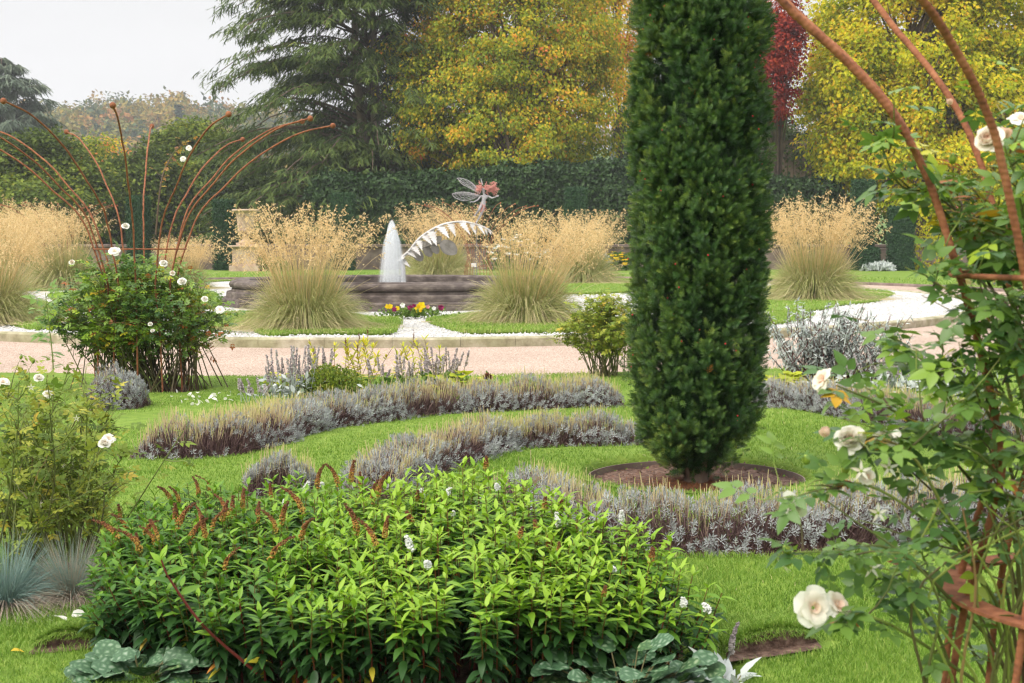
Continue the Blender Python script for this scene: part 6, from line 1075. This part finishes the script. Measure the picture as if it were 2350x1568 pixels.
# pansies at the foot of the fountain
r = np.random.default_rng(167); c = G(948, 728, .11); root = thing('pansy_bed', 'row of yellow and purple pansies at the foot of the fountain', 'flowers', c); mb = MB(); k = 700; p = c + np.stack([r.normal(size=k) * .30, r.normal(size=k) * .1, r.random(k) * .16], -1); scatter(mb, *DIA, p, frame(nrm(rdir(k, r) + [0, 0, .6]), rdir(k, r)), r.uniform(.05, .09, k), r.uniform(.4, 1, k)); mb.build('foliage', M['mixed'], root)
for i, (dx, m, s) in enumerate([(-.5, 'yflower', 1), (-.44, 'yflower', 1), (-.36, 'vflower', 1), (-.3, 'yflower', .9), (-.2, 'wflower', 1), (-.05, 'vflower', 1.1), (.02, 'vflower', .9), (.12, 'yflower', 1.5), (.18, 'yflower', 1.5), (.14, 'yflower', 1.3), (.3, 'pflower', .8), (.42, 'wflower', .8), (.56, 'vflower', 1.2)]):
    mb = MB(); q = c + [dx, -.1 + r.normal() * .03, .16 + r.random() * .08]; a = np.arange(5) * 1.2566 + r.random(); scatter(mb, *leaf_t(.95, 4, .1, .1, 'round'), np.tile(q, (5, 1)), frame(np.stack([np.cos(a), np.full(5, -.25), np.sin(a)], -1), np.tile([0, -1., .3], (5, 1))), .055 * s, r.random(5)); mb.build('blossom', M[m], root)
# plant label on a stake
o = thing('plant_label', 'small white plant label on a stake beside the fountain rim', 'sign', P(1088, 632, 45) * [1, 1, 0] + [0, 0, .1]); q = P(1088, 608, 45); mb = MB(); box(mb, q + [-.09, -.008, -.07], q + [.09, .008, .05], .5, .004); mb.build('plate', M['white_paint'], o); mb = MB(); tubes(mb, np.array([[q[0], q[1] + .02, .08], [q[0], q[1] + .02, 1.0], [q[0], q[1] + .02, q[2]]]), .012, 5); mb.build('stake', M['grey_metal'], o)
# far border under the wall
bd = [('aster_plant', 'border plant with yellow flowers just left of the tall yew', 1412, 603, .9, .9, 'mixed', .4, ('yflower', 60, .16)), ('aster_plant', 'orange brown flowered plant under the low wall by the yew', 1432, 606, .8, .7, 'autumn', .6, ('yflower', 20, .12)), ('silver_border_plant', 'grey silver mound right of the rear feather grass', 1385, 604, .7, .8, 'silver', .5, None),
      ('rose_shrub', 'dark shrub with white flowers behind the right feather grass', 1190, 602, 2.0, 1.9, 'mixed', .4, ('wflower', 46, .2)), ('yellow_shrub', 'yellow flowered shrub between the left feather grass and the jet', 840, 606, 1.6, 2.2, 'autumn', .4, ('yflower', 70, .22)), ('rose_shrub', 'pink flowered shrub right of the stone pedestal', 640, 612, 1.3, 1.2, 'mixed', .4, ('pflower', 90, .17)),
      ('lavender_bush', 'lilac border plant behind the left feather grass', 745, 612, 1.6, .9, 'lav', .5, None), ('green_shrub', 'yellow green shrub at the foot of the stone pedestal', 612, 622, 1.3, .7, 'mixed', .75, None), ('grey_shrub', 'blue grey shrub left of the stone pedestal', 500, 612, 1.2, 1.3, 'silver', .1, None), ('rose_shrub', 'green bush with white flowers left of the urn', 425, 612, 1.5, 1.5, 'mixed', .6, ('wflower', 18, .18)),
      ('dark_shrub', 'dark green bush behind the left feather grass tops', 60, 606, 2.2, 1.8, 'mixed', .25, ('pflower', 14, .16)), ('silver_border_plant', 'white silver mound below the wall panel right of the yew', 2030, 606, 1.25, 1.25, 'silver', .85, None), ('sedum_plant', 'yellow green flat plant right of the pale feather grass', 1982, 616, 1.1, .7, 'gold', .1, None), ('silver_border_plant', 'low white mound on the lawn below the wall panel', 2015, 622, .9, .4, 'silver', .9, None),
      ('brown_shrub', 'brown twiggy bush right of the silver mound', 2110, 614, 1.5, 1.5, 'roseold', .75, None), ('green_shrub', 'low green bush beneath the brown twiggy bush', 2075, 619, .8, .9, 'mixed', .6, None), ('yellow_shrub', 'yellow leaved bush behind the right rose bush', 2120, 598, 1.9, 3.0, 'sycam', .6, None), ('lavender_bush', 'lilac border plant under the wall behind the yew', 1480, 606, 1.5, .9, 'lav', .5, None), ('dark_shrub', 'dark bush below the wall behind the rear feather grass', 960, 606, 2.2, 1.5, 'mixed', .2, None), ('rose_shrub', 'pale pink bush behind the right rose bush', 2260, 606, 2.2, 1.9, 'mixed', .5, ('pflower', 30, .2))]
for i, (nm, lb, px, py, w2, h2, mt, tb, f) in enumerate(bd): bush(nm, lb, 'border plant', G(px, py) * [1, 1, 0] if py > 604 else np.array([P(px, 600, 79.5)[0], 79.5, 0]), (w2, .8, h2), 900, .2, M[mt], 170 + i, (lambda tb: lambda r, n, p: tb + r.normal(size=n) * .15 + .1 * sno(p, 1.5, 2))(tb), f, stems=8)
# fallen petals and leaves on the grass
mb = MB(); scatter(mb, *leaf_t(.8, 4, .3, .25, 'round'), np.zeros((1, 3)), np.eye(3)[None], .042, .8); p0 = mb.build('petal', M['petal'], org=(0, 0, 0), smooth=True); tag(p0, 'white rose petal lying on the lawn below the caged rose bush', 'petal', 'fallen white rose petals'); r = np.random.default_rng(181)
pts = [(r.normal(465, 45), r.normal(920, 9)) for _ in range(26)] + [(490 + r.normal() * 6, 916 + r.normal() * 3) for _ in range(8)]
for i, (px, py) in enumerate(pts):
    c_ = p0 if i == 0 else p0.copy()
    if i: C.objects.link(c_)
    c_.location = G(px, py) + [0, 0, .035]; c_.rotation_euler = (r.normal() * .5, r.normal() * .5, r.uniform(0, 6)); c_.scale = (r.uniform(.7, 1.4),) * 3
for px, py, lb in ((168, 1438, 'cream rose petal on the turf left of the loosestrife'), (150, 1446, 'cream rose petal on the turf left of the loosestrife')):
    c_ = p0.copy(); C.objects.link(c_); c_.location = G(px, py) + [0, 0, .04]; c_.rotation_euler = (.4, .3, r.uniform(0, 6)); c_.scale = (1.5,) * 3; c_['label'] = lb; c_['group'] = 'cream petals on the turf edge'
for px, py, lb in ((25, 1515, 'brown curled leaf on the near grass at the left corner'), (318, 1562, 'orange curled leaf on the near grass below the silver leaves')):
    mb = MB(); scatter(mb, *leaf_t(.5, 5, .5, .3), np.array([G(px, py) + [0, 0, .035]]), frame(np.array([[1., .3, .1]]), np.array([[0, -.2, 1.]])), .05, .95); tag(mb.build('fallen_leaf', M['rose'], smooth=True), lb, 'leaf')
# ------------------------------------------------------------------ damp air between here and the hill
hm = bpy.data.materials.new('damp_air'); hm.use_nodes = True; n_ = hm.node_tree; n_.nodes.clear(); o_ = n_.nodes.new('ShaderNodeOutputMaterial'); pv = n_.nodes.new('ShaderNodeVolumePrincipled')
pv.inputs['Color'].default_value = (.93, .95, 1.0, 1); pv.inputs['Density'].default_value = .0004; n_.links.new(pv.outputs[0], o_.inputs['Volume'])
mb = MB(); box(mb, (-900, -60, -2), (900, 1000, 130)); hz_o = mb.build('haze', hm, org=(0, 0, 0)); tag(hz_o, 'thin damp haze in the air over the whole garden and valley', None, kind='stuff')
